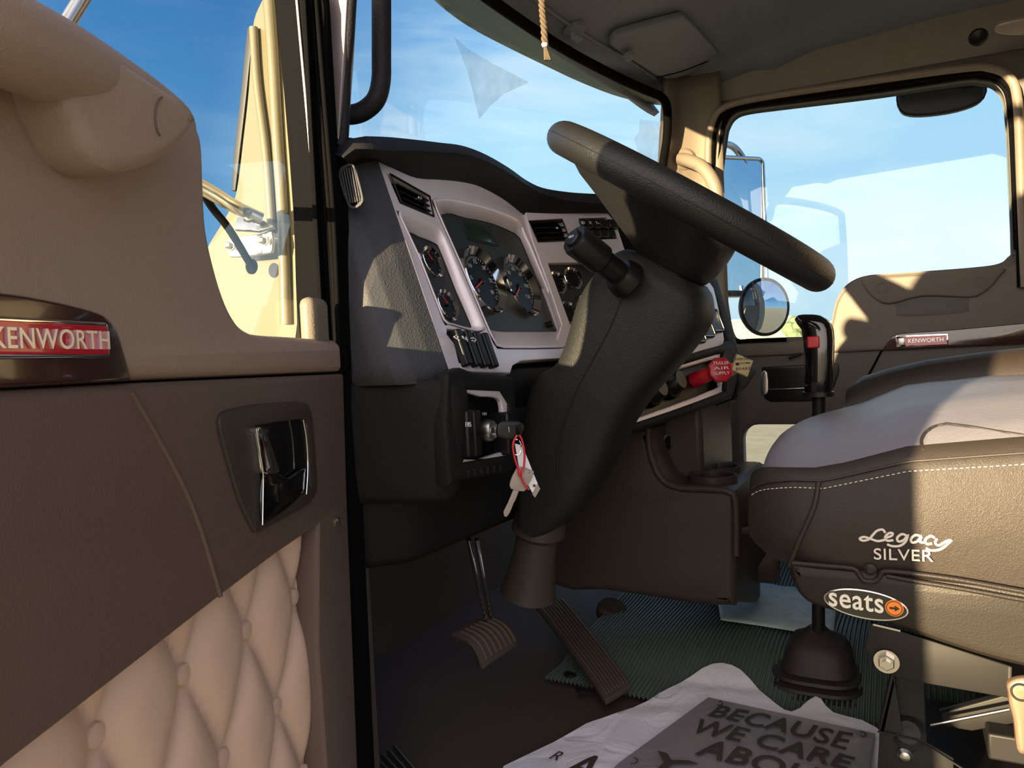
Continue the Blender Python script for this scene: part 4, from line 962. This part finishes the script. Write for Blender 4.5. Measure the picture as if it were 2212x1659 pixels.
# front closure wraps across
front = []
for i in range(1, 14):
    x = xn(.166)+(1.36-xn(.166))*i/13
    front.append([V((x, p.y-.02*((x-1.1)/.25)**2, p.z+(ztop(x, .166)-ztop(xn(.166)+.016, .166))*(1-min(1, k/6)))) for k, p in enumerate(side(.166))])
rr = front[::-1]+rings
cs = loft('cushion_side', rr, leather, se, closed=False, angle=70)
def sidept(y, v, off=.0015): xb = xn(y); z_ = zs(y)-.001-drop(y)+(-.240-zs(y)+drop(y))*v; return V((xb-.006*sin(pi*v)-off, y, z_))
tube('stitching', [sidept(.16-.66*i/60, .02) for i in range(61)], .0011, seam, se, k=6)
vs, fs = merge([tube_geo([sidept(.16-.0050*i, .10), sidept(.1572-.0050*i, .10)], .00045, 5) for i in range(125)]); mk('stitching', vs, fs, thread, se)
tube('piping', sm([sidept(.085, .03), sidept(.09, .3), sidept(.105, .65), sidept(.118, .98)], 5), .0028, leather, se, k=8)
# far side bolster
rings = []
for y, h in ((.085, .0), (.06, .018), (.02, .030), (-.03, .040), (-.1, .048), (-.2, .056), (-.35, .065), (-.5, .07)):
    c = V((1.33, y, -.115+h*.6)); rings.append(sqr(c, ex, ez, .065, .045+h*.45, 2.4, 24))
loft('side_bolster', rings, leather, se, angle=60)
def onseat(px, py):
    d = ray(px, py); t = .6
    while t < 1.6:
        p = d*t
        if .86 < p.x < 1.36 and p.z < ztop(p.x, p.y)+.001: return p
        t += .002
    return d*t
tube('insert_seam', [onseat(q.x, q.y) for q in sm([(1996, 978), (1990, 955), (1998, 935), (2016, 922), (2045, 915)], 5)], .0016, seam, se, k=6)
tube('insert_seam', [onseat(q.x, q.y) for q in sm([(2045, 915), (2100, 922), (2160, 932), (2212, 940)], 5)], .0014, seam, se, k=6)
# embroidery
def S8(px, py, off=0): return X(px, py, .8435-off)
def stroke(px, r=.0013): return tube_geo(sm(mapp(S8, px), 5), r, 6)
leg = [
 [(1912, 1151), (1906, 1144), (1894, 1147), (1885, 1156), (1877, 1165), (1864, 1168), (1857, 1164), (1866, 1160), (1880, 1164), (1896, 1169), (1912, 1166)],
 [(1910, 1163), (1925, 1158), (1928, 1152), (1920, 1152), (1912, 1160), (1916, 1168), (1930, 1167)],          # e
 [(1958, 1157), (1948, 1154), (1938, 1162), (1941, 1170), (1953, 1166), (1961, 1155), (1956, 1170), (1944, 1179), (1928, 1180), (1916, 1176)],     # g
 [(1988, 1158), (1977, 1156), (1968, 1164), (1970, 1172), (1982, 1169), (1991, 1158), (1987, 1170), (1996, 1172)],          # a
 [(2019, 1162), (2010, 1158), (1999, 1166), (2002, 1175), (2014, 1174)],       # c
 [(2024, 1163), (2020, 1172), (2028, 1178), (2042, 1170), (2052, 1166)],       # y
 [(2056, 1166), (2044, 1178), (2030, 1187), (2012, 1189), (2000, 1184)]]
vs, fs = merge([stroke(p) for p in leg]); mk('embroidered_word', vs, fs, thread, se)
text('embroidered_word', 'SILVER', S8(1888, 1208, .0), S8(2016, 1213, .0), ez, .0115, .0012, thread, se)
# plastic seat pan
pan_l = smp(lambda a, b: X(a, b, .846), [(1703, 1213), (1706, 1250), (1722, 1285), (1752, 1310), (1800, 1325), (1882, 1345), (1960, 1368), (2050, 1400), (2140, 1428), (2230, 1450), (2330, 1470), (2330, 1290), (2212, 1268), (2100, 1252), (1990, 1240), (1860, 1226), (1760, 1217)], 3, True)
pan = plate('seat_pan', [pan_l], V((-1, 0, 0)), .50, shell, se, bev=.012)
def B8(px, py, off=0): return X(px, py, .845-off)
tube('pan_ridge', sm(mapp(B8, [(1712, 1216), (1780, 1222), (1842, 1228), (1855, 1240), (1866, 1254), (1888, 1256), (1900, 1246), (1912, 1234), (1980, 1240), (2080, 1254), (2212, 1278), (2300, 1292)]), 4), .0028, shell, pan, k=10)
tube('pan_ridge', sm(mapp(B8, [(1915, 1244), (1980, 1256), (2080, 1272), (2212, 1296), (2300, 1310)]), 4), .0026, shell, pan, k=10)
lathe('pan_bolt', B8(1880, 1230), (-1, 0, 0), [(.006, 0), (.006, .002), (.003, .004), (0, .004)], shell, pan, k=16)
# maker's oval badge
bc0 = B8(1871, 1303, .001)
def ell(a, b, off): 
    ya = B8(1778, 1291, off); yb = B8(1964, 1322, off); U = (yb-ya)/2*a; W = V((0, 0, 1))*(.0158*b)+V((0, -.004, 0))*0; c = (ya+yb)/2
    return [c+U*cos(2*pi*i/40)+W*sin(2*pi*i/40) for i in range(40)]
bo_ = plate('oval_badge', [ell(1, 1, .0025)], V((-1, 0, 0)), .003, chrome, se, bev=.0012)
plate('badge_field', [ell(.95, .88, .0032)], V((-1, 0, 0)), .001, gloss, bo_, bev=0)
slope = (B8(1900, 1314)-B8(1792, 1300)); upb = V((0, .10, 1)).normalized()
text('badge_lettering', 'seats', B8(1791, 1308, .0034), B8(1909, 1325, .0034), ez, .0175, .0012, letterm, bo_, bold=.01)
oc = B8(1932, 1313, .0034)
lathe('orange_disc', oc, (-1, 0, 0), [(.0085, 0), (.0085, .0012), (0, .0012)], orange, bo_, k=28)
ringlathe('disc_ring', oc, (-1, 0, 0), [(.0074, .001), (.0074, .0018), (.0068, .0018), (.0068, .001)], gloss, bo_, k=28)
c = oc+V((-.0020, 0, 0)); ym = -ey
arr = [c+ym*a+ez*b for a, b in ((-.0045, .0010), (.0005, .0010), (.0005, .0030), (.0048, 0), (.0005, -.0030), (.0005, -.0010), (-.0045, -.0010))]
plate('arrow', [arr], V((-1, 0, 0)), .0006, gloss, bo_, bev=0)
# suspension: bracket, bolts, frame, lever
def K8(px, py, x=.87): return X(px, py, x)
plate('side_bracket', [[K8(a, b) for a, b in ((1880, 1345), (1960, 1368), (2060, 1400), (2186, 1440), (2184, 1500), (2178, 1508), (1990, 1475), (1930, 1462), (1885, 1430), (1868, 1400))]], V((-1, 0, 0)), .006, steel, se, bev=.001)
hb = lathe('hex_bolt', K8(1915, 1428, .868), (-1, 0, 0), [(.0125, 0), (.0125, .002), (0, .002)], zinc, se, k=28)
lathe('nut', K8(1915, 1428, .866), (-1, 0, 0), [(.0085, 0), (.0085, .006), (.0075, .007), (.0045, .007), (.0045, .011), (0, .011)], zinc, hb, k=6)
tube('bracket_tab', mapp(K8, [(1886, 1348), (1945, 1362)]), .002, satin, se, k=6)
plate('frame_plate', [[K8(a, b, .90) for a, b in ((1930, 1455), (1900, 1580), (1892, 1720), (2060, 1720), (2060, 1640), (1985, 1595), (1950, 1585))]], V((-1, 0, 0)), .004, steel, se, bev=.0008)
plate('frame_plate', [[K8(a, b, .90) for a, b in ((1926, 1452), (1898, 1578), (1910, 1585), (1935, 1470))]], V((-1, 0, 0)), .03, steel, se, bev=.0008)
tube('frame_edge', [K8(1896, 1580, .897), K8(1980, 1597, .897), K8(2110, 1680, .897)], .0012, steel, se, k=6)
box('scissor_beam', (1.15, -.1, -.45), (.40, .06, .03), steel, se, bevel=.003)
plate('scissor_arm', [[K8(a, b, .98) for a, b in ((2030, 1540), (2212, 1490), (2320, 1470), (2320, 1540), (2100, 1580), (2040, 1570))]], V((-1, 0, 0)), .012, steel, se, bev=.002)
plate('scissor_arm', [[K8(a, b, .96) for a, b in ((1950, 1445), (2030, 1440), (2040, 1460), (1955, 1475))]], V((-1, -.3, .6)), .006, steel, se, bev=.001)
tube('linkage_rod', [K8(1976, 1490, .92), K8(1962, 1560, .92)], .0022, satin, se, k=8)
tube('linkage_rod', [K8(1925, 1570, .93), K8(1998, 1548, .93)], .0022, steel, se, k=8)
tube('linkage_rod', [K8(2010, 1566, .95), K8(2180, 1532, .95)], .0020, satin, se, k=8)
lathe('pivot_boss', K8(1962, 1585, .91), (-.8, 0, .5), [(.018, 0), (.018, .006), (.012, .01), (.006, .01), (0, .012)], steel, se, k=24)
lathe('rivet', K8(1955, 1630, .898), (-1, 0, 0), [(.008, 0), (.008, .002), (.005, .006), (.002, .007), (0, .007)], satin, se, k=20)
lathe('air_bellows', (1.12, -.22, FL), ez, [(.09, 0), (.11, .03), (.09, .06), (.11, .09), (.09, .12), (.11, .15), (.08, .18)], rubber, se, k=32)
box('base_frame', (1.13, -.22, FL+.02), (.46, .50, .04), steel, se, bevel=.004)
box('base_post', (.93, .005, -.48), (.03, .03, .24), steel, se, bevel=.002)
lv = plate('recline_lever', [smp(lambda a, b: X(a, b, .83), [(2178, 1500), (2176, 1480), (2195, 1468), (2230, 1468), (2240, 1500), (2228, 1530), (2222, 1560), (2222, 1620), (2212, 1632), (2197, 1620), (2190, 1560), (2180, 1520)], 3, True)], V((-1, 0, 0)), .012, bronze, se, bev=.004)
ringlathe('lever_pivot', X(2205, 1495, .8295), (-1, 0, 0), [(.0085, 0), (.0085, .002), (.007, .002), (.007, 0)], steel, lv, k=24)
tube('bracket_edge', mapp(K8, [(2182, 1440), (2180, 1505)]), .0016, satin, se, k=6)

# ================================================================== FAR DOOR with trim (closed)
d2 = thing('door_2', (WX, .07, -.64), kind='structure')
peep = rrect(V((WX, .255, -.31)), ey, ez, .33, .19, .045)
plate('door_panel', [door2_outer, winl, peep], V((-1, 0, 0)), .045, pdoorlow, d2, bev=.006)
upn = smp(lambda a, b: X(a, b, WX-.012), [(1790, 728), (1800, 690), (1808, 655), (1824, 628), (1846, 608), (1880, 597), (1950, 592), (2100, 581), (2160, 574), (2212, 566), (2260, 560)], 3)+mapp(lambda a, b: X(a, b, WX-.012), [(2260, 738), (2212, 742), (1905, 757), (1800, 762), (1592, 772), (1590, 742), (1700, 738)])
plate('upper_trim', [upn], V((-1, 0, 0)), .025, pdoor, d2, bev=.006)
hpad = smp(lambda a, b: X(a, b, WX-.022), [(1862, 606), (1868, 622), (1885, 642), (1920, 657), (1990, 640), (2080, 642), (2110, 640), (2138, 622), (2160, 596), (2162, 578), (2000, 592), (1880, 600)], 3, True)
hpd = plate('handle_pad', [hpad], V((-1, 0, 0)), .018, pdoor, d2, bev=.005)
plate('grip_recess', [smp(lambda a, b: X(a, b, WX-.0125), [(1938, 640), (1950, 632), (2080, 630), (2092, 640), (2092, 662), (2080, 676), (1950, 684), (1936, 670)], 3, True)], V((-1, 0, 0)), .002, pdoorlow, d2, bev=.0005)
for a, b in ((1905, 622), (2119, 610)): ringlathe('plug', X(a, b, WX-.023), (-1, 0, 0), [(.0135, 0), (.0135, .0015), (.012, .0015), (.012, 0)], pdoorlow, hpd, k=24)
plate('wood_trim', [smp(lambda a, b: X(a, b, WX-.014), [(1905, 757), (1918, 735), (1932, 724), (1960, 719), (2060, 712), (2212, 698), (2260, 694)], 3)+mapp(lambda a, b: X(a, b, WX-.014), [(2260, 738), (2212, 742), (2050, 750)])], V((-1, 0, 0)), .006, wood, d2, bev=.002)
bfn = lambda a, b, o_=0: X(a, b, WX-.016-o_)
bd = plate('badge', [mapp(bfn, [(1935, 725), (2048, 720), (2049, 746), (1936, 750)])], V((-1, 0, 0)), .006, chrome, d2, bev=.001)
plate('badge_enamel', [[bfn(a, b, .001) for a, b in ((1955, 727.5), (2045, 723.5), (2046, 743.5), (1956, 747))]], V((-1, 0, 0)), .002, redbad, bd, bev=0)
text('lettering', 'KENWORTH', bfn(1962, 741, .003), bfn(2038, 737.5, .003), ez, .0105, .001, letterm, bd)
plate('emblem', [[bfn(a, b, .003) for a, b in ((1941, 731), (1953, 730), (1953, 745), (1941, 746))]], V((-1, 0, 0)), .002, satin, bd, bev=.0005)
# inner latch
plate('latch_bezel', [smp(lambda a, b: X(a, b, WX-.002), [(1645, 800), (1660, 792), (1790, 786), (1812, 790), (1808, 820), (1780, 862), (1700, 868), (1652, 862)], 3, True)], V((-1, 0, 0)), .01, blackpl, d2, bev=.003)
tube('latch_edge', mapp(lambda a, b: X(a, b, WX-.010), [(1660, 842), (1745, 838)]), .003, chrome, d2, k=8)
plate('latch_lever', [smp(lambda a, b: X(a, b, WX-.010), [(1645, 805), (1657, 804), (1660, 842), (1655, 852), (1645, 850)], 2, True)], V((-1, 0, 0)), .006, satin, d2, bev=.002)
plate('armrest', [smp(lambda a, b: X(a, b, WX-.012), [(1985, 848), (2010, 830), (2060, 818), (2130, 815), (2212, 822), (2250, 850), (2250, 880), (1990, 880)], 3, True)], V((-1, 0, 0)), .03, pdoorlow, d2, bev=.01)
tube('door_seam', mapp(lambda a, b: X(a, b, WX-.001), [(1905, 757), (1882, 800), (1850, 858)]), .003, rubber, d2, k=8)
tube('lock_tab', mapp(lambda a, b: X(a, b, WX-.02), [(1704, 774), (1730, 764)]), .004, blackpl, d2, k=8)
# window glass and rubber surround
plate('glass', [[p+V((.02, 0, 0)) for p in winl]], V((-1, 0, 0)), .0001, gm, d2, bev=0)
sl_ = [(1700, 733), (1620, 736), (1592, 737), (1575, 720), (1562, 650), (1548, 520), (1546, 420), (1560, 300), (1567, 268), (1582, 246), (1612, 234), (1700, 222), (1900, 197), (2080, 170), (2120, 170), (2150, 176), (2172, 200), (2180, 240), (2186, 330), (2194, 540)]
tube('window_seal', [V((WX-.012, p.y, p.z)) for p in smp(X, sl_, 3, x=WX)], .006, rubber, d2, k=8)
# outer door seal moulding on the body
tube('trim_4', sm([X(1548, 560, 2.17), X(1534, 420, 2.17), X(1530, 320, 2.17), X(1540, 262, 2.17), X(1565, 232, 2.17), X(1640, 212, 2.17), X(1850, 180, 2.17), X(2080, 148, 2.17), X(2140, 148, 2.17), X(2180, 168, 2.17), X(2198, 220, 2.17), X(2206, 400, 2.17), X(2215, 620, 2.17)], 5), .011, pillar, None, k=10)
tag(bpy.data.objects['trim_4'], kind='structure')
tube('trim_5', sm([X(1542, 560, 2.175), X(1538, 450, 2.175), X(1538, 340, 2.175), X(1546, 272, 2.175), X(1568, 246, 2.175), X(1620, 228, 2.175), X(1850, 192, 2.175), X(2090, 157, 2.175), X(2138, 158, 2.175), X(2172, 178, 2.175), X(2190, 220, 2.175), X(2198, 400, 2.175), X(2206, 620, 2.175)], 5), .0085, rubber, None, k=10)
tag(bpy.data.objects['trim_5'], kind='structure')
# far grab handle
fg = thing('grab_handle', X(1490, 350, 2.12), 'tan curved grab handle on the sunlit far windscreen pillar', 'grab handle')
tube('bar', sm([X(1470, 344, 2.15), X(1490, 348, 2.12), X(1518, 362, 2.09), X(1540, 392, 2.08), X(1549, 430, 2.08), X(1549, 520, 2.08), X(1540, 580, 2.12)], 6), .0185, pillar, fg, k=16)
lathe('mount', X(1478, 345, 2.165), (-1, -.4, 0), [(.034, 0), (.032, .010), (.024, .016), (0, .016)], pillar, fg, k=24)

# ================================================================== OVERHEAD PARTS
def H(px, py, z=.775): return Z(px, py, z)
def hplane(px, py, off=0): return PL(px, py, V((1.6, .52, .815))+V((0, -.35, -.94))*off, V((0, -.35, -.94)))
HN = V((0, -.35, -.94)).normalized()
sv1 = thing('overhead_visor', hplane(1450, 130), 'folded dark grey sun visor under the far side of the header', 'sun visor')
plate('panel', [smp(hplane, [(1320, 95), (1330, 78), (1360, 66), (1460, 40), (1485, 42), (1530, 90), (1592, 165), (1500, 160), (1440, 172), (1360, 128), (1326, 104)], 3, True, off=.02)], HN, .018, ceil, sv1, bev=.006)
tube('fold_line', sm(mapp(hplane, [(1418, 168), (1470, 155), (1510, 140), (1530, 132)], off=.0215), 3), .0015, rubber, sv1, k=6)
cl2 = thing('coat_hook', hplane(1240, 62), 'small round dark hook screwed to the header by the hanging cord', 'hook')
lathe('base', hplane(1240, 62, off=.0), HN, [(.028, 0), (.025, .01), (.014, .016), (.010, .03), (0, .032)], ceil, cl2, k=24)
lathe('tip', hplane(1238, 72, off=.028), HN, [(.008, 0), (.009, .012), (0, .016)], ceil, cl2, k=14)
hk2 = lathe('visor_clip', hplane(1358, 118, off=.03), HN, [(.016, 0), (.014, .01), (.008, .014), (0, .016)], ceil, None, k=18); tag(hk2, 'small black clip at the front edge of the folded overhead visor', 'clip')
tube('trim_6', sm(mapp(hplane, [(1475, -30), (1520, 40), (1570, 110), (1625, 180)], off=-.02), 4), .012, ceil, None, k=10); tag(bpy.data.objects['trim_6'], kind='structure')
tube('trim_7', sm(mapp(hplane, [(1130, -20), (1210, 40), (1290, 92), (1360, 130), (1440, 190)], off=.004), 4), .004, ceil, None, k=8); tag(bpy.data.objects['trim_7'], kind='structure')
# dome lamp
dl = thing('dome_lamp', Z(2200, 80, .88), 'faceted clear dome lamp in the headliner, top right corner', 'lamp')
dmp = lambda a, b, o_=0: X(a, b, 2.05-o_)
plate('lens', [smp(dmp, [(2150, 70), (2152, 50), (2175, 40), (2240, 30), (2260, 60), (2230, 85), (2175, 82)], 3, True)], V((-.7, 0, -.7)), .02, mat('lamp_lens', lin(150, 140, 132), .15, coat=.5, grain=1.0, gscale=90), dl, bev=.004)
lathe('switch_knob', dmp(2113, 80), V((-.8, 0, -.6)), [(.020, 0), (.018, .008), (.010, .012), (0, .013)], blackpl, dl, k=24)
# hanging braided cord
rc = thing('hanging_cord', hplane(1172, 0, off=.0), 'braided brown cord with a beaded end hanging from the header', 'cord')
def hc(px, py, z=0): return ray(px, py)*1.32
cpts = sm([hc(1168, -40), hc(1170, 0), hc(1172, 30), (hc(1175, 60)), hc(1177, 95)], 6)
parts = []
for ph_ in (0, 2.1, 4.2):
    parts.append(tube_geo([p+CR*(.0035*cos(ph_+i*.9))+fy*(.0035*sin(ph_+i*.9)) for i, p in enumerate(cpts)], .0032, 8))
vs, fs = merge(parts); mk('braid', vs, fs, ropem, rc)
lathe('bead', hc(1177, 96), (0, 0, -1), [(.004, -.004), (.0065, 0), (.004, .005)], thread, rc, k=14)
vs, fs = merge([tube_geo([hc(1177, 98), hc(1180+dx, 130)], .0025, 6) for dx in (-2, 3, 8)]); mk('tassel', vs, fs, ropem, rc)

# ================================================================== FAR MIRRORS outside
MN = V((sin(R_(224)), cos(R_(224)), -.04)).normalized(); MU = V((sin(R_(134)), cos(R_(134)), 0))
mw = thing('wing_mirror', V((2.78, .49, .15)), 'tall chrome-framed rectangular door mirror outside the far window', 'mirror')
mc = X(1606, 490, 2.75)
plate('housing', [rrect(mc, MU, ez, .195, .50, .022)], MN, .035, galv, mw, bev=.008)
plate('mirror_face', [rrect(mc+MN*.0008, MU, ez, .168, .472, .016)], MN, .002, mirrorg, mw, bev=0)
tube('frame', rrect(mc, MU, ez, .185, .49, .022), .0065, chrome, mw, k=10, closed=True)
tube('arm', sm([X(1490, 300, 2.235), X(1500, 308, 2.5), X(1552, 310, 2.62), X(1582, 316, 2.72), X(1602, 338, 2.76), X(1612, 362, 2.78)], 4), .0125, satin, mw, k=12)
tube('arm', sm([X(1480, 640, 2.235), X(1500, 634, 2.5), X(1550, 634, 2.6), X(1602, 634, 2.74)], 4), .011, steel, mw, k=12)
tube('arm', [X(1600, 618, 2.76), X(1604, 636, 2.76)], .012, chrome, mw, k=12)
sm_ = thing('spot_mirror', X(1652, 720, 2.75), 'round convex blind spot mirror below the tall far mirror', 'mirror')
c = X(1653, 663, 2.60)
tube('mount_stud', [X(1653, 640, 2.66), X(1622, 655, 2.80)], .008, steel, sm_, k=8)
MN2 = V((sin(R_(224)), cos(R_(224)), -.02)).normalized()
lathe('housing', c-MN2*.03, MN2, [(.04, -.02), (.085, 0), (.098, .022), (.098, .030), (.090, .031)], blackpl, sm_, k=48)
Rr = .26
prof = [(Rr*sin(a), Rr*cos(a)-Rr*cos(math.asin(.09/Rr))) for a in [math.asin(.09/Rr)*(1-i/12) for i in range(13)]]
prof[-1] = (0, prof[-1][1])
o = lathe('mirror_face', c+MN2*.0, MN2, prof, mirrorg, sm_, k=48)
# look-down mirror over the far window
lm = thing('look_down_mirror', X(2035, 215, 2.3), 'small dark curved mirror hung at the top of the far window', 'mirror')
lf = lambda a, b: X(a, b, 2.33)
ll = smp(lf, [(1938, 215), (1940, 200), (1955, 194), (2000, 190), (2060, 184), (2105, 176), (2125, 178), (2130, 192), (2124, 212), (2100, 228), (2050, 242), (1990, 249), (1955, 246), (1942, 234)], 3, True)
plate('housing', [ll], V((-1, 0, 0)), .035, panelblk, lm, bev=.012)
tube('rim', ll[::2], .003, blackpl, lm, k=6, closed=True)
for a, b in ((1992, 190), (2083, 178)):
    tube('bracket', [X(a-6, b-26, 2.235), lf(a-4, b-16), lf(a, b+4)], .009, blackpl, lm, k=8)

# ================================================================== PASSENGER SEAT
ps = thing('passenger_seat', (1.95, -.2, FL), 'dark leather passenger seat cushion beyond the driver seat', 'seat')
rings = []
for y, h, wv in ((.135, .012, .16), (.125, .026, .19), (.10, .036, .21), (.05, .042, .22), (-.05, .044, .225), (-.2, .046, .225), (-.5, .046, .225)):
    rings.append(sqr(V((1.93, y, -.163)), ex, ez, wv, h, 2.8, 32))
loft('cushion', rings, greyl, ps, angle=60)
rings = []
for y, h in ((.05, .015), (.0, .03), (-.08, .045), (-.2, .055), (-.5, .06)): rings.append(sqr(V((1.78, y, -.15)), ex, ez, .05, .03+h, 2.6, 20))
loft('side_bolster', rings, leather, ps, angle=60)
box('base', (1.93, -.2, -.41), (.40, .5, .40), shell, ps, bevel=.02)

# ================================================================== DISTANCE
b1 = thing('warehouse', (62, 6, -1.85), 'long low pale building far beyond the far door window', 'building')
p0, p1 = X(1575, 700, 60), X(1712, 700, 60)
box('walls', ((p0.x+4), (p0.y+p1.y)/2, .25), (8, abs(p0.y-p1.y), 4.1), bld, b1, bevel=.05)
box('roof', ((p0.x+4), (p0.y+p1.y)/2, 2.36), (8.4, abs(p0.y-p1.y)+.4, .16), white, b1, bevel=.02)
vs, fs = merge([box_geo((59.95, p0.y-1.2-i*1.5, .2), AX, (.1, .06, 3.8)) for i in range(4)]); mk('wall_ribs', vs, fs, white, b1, smooth=False)
b2 = thing('shed', (80, -3, -1.85), 'tiny sunlit building on the horizon left of the far door trim', 'building')
q = X(1800, 700, 80); box('walls', (q.x, q.y, .2), (6, 5, 4), bld, b2, bevel=.05); box('roof', (q.x, q.y, 2.3), (6.4, 5.4, .2), white, b2, bevel=.02)
for i, (px, s) in enumerate(((1722, 1.0),)):
    q = X(px, 730, 55); tr_ = thing('tree', (q.x, q.y, -1.85), 'distant grey-green tree right of the long pale building', 'tree')
    vs = []; parts = []
    for k in range(14):
        a = random.uniform(0, 2*pi); rr_ = random.uniform(0, .55)*s; cc = V((q.x+rr_*cos(a), q.y+rr_*sin(a), -.4+random.uniform(0, 2.2)*s)); parts.append(lathe_geo(cc, ez, [(0, -.5*s), (.45*s, -.25*s), (.55*s, 0), (.4*s, .3*s), (0, .5*s)], 9))
    vs, fs = merge(parts); mk('crown', [v+V((random.uniform(-.06, .06), random.uniform(-.06, .06), 0)) for v in vs], fs, leaf, tr_, smooth=False)
    tube('trunk', [V((q.x, q.y, -1.85)), V((q.x, q.y, 0))], .12, brown, tr_, k=8)
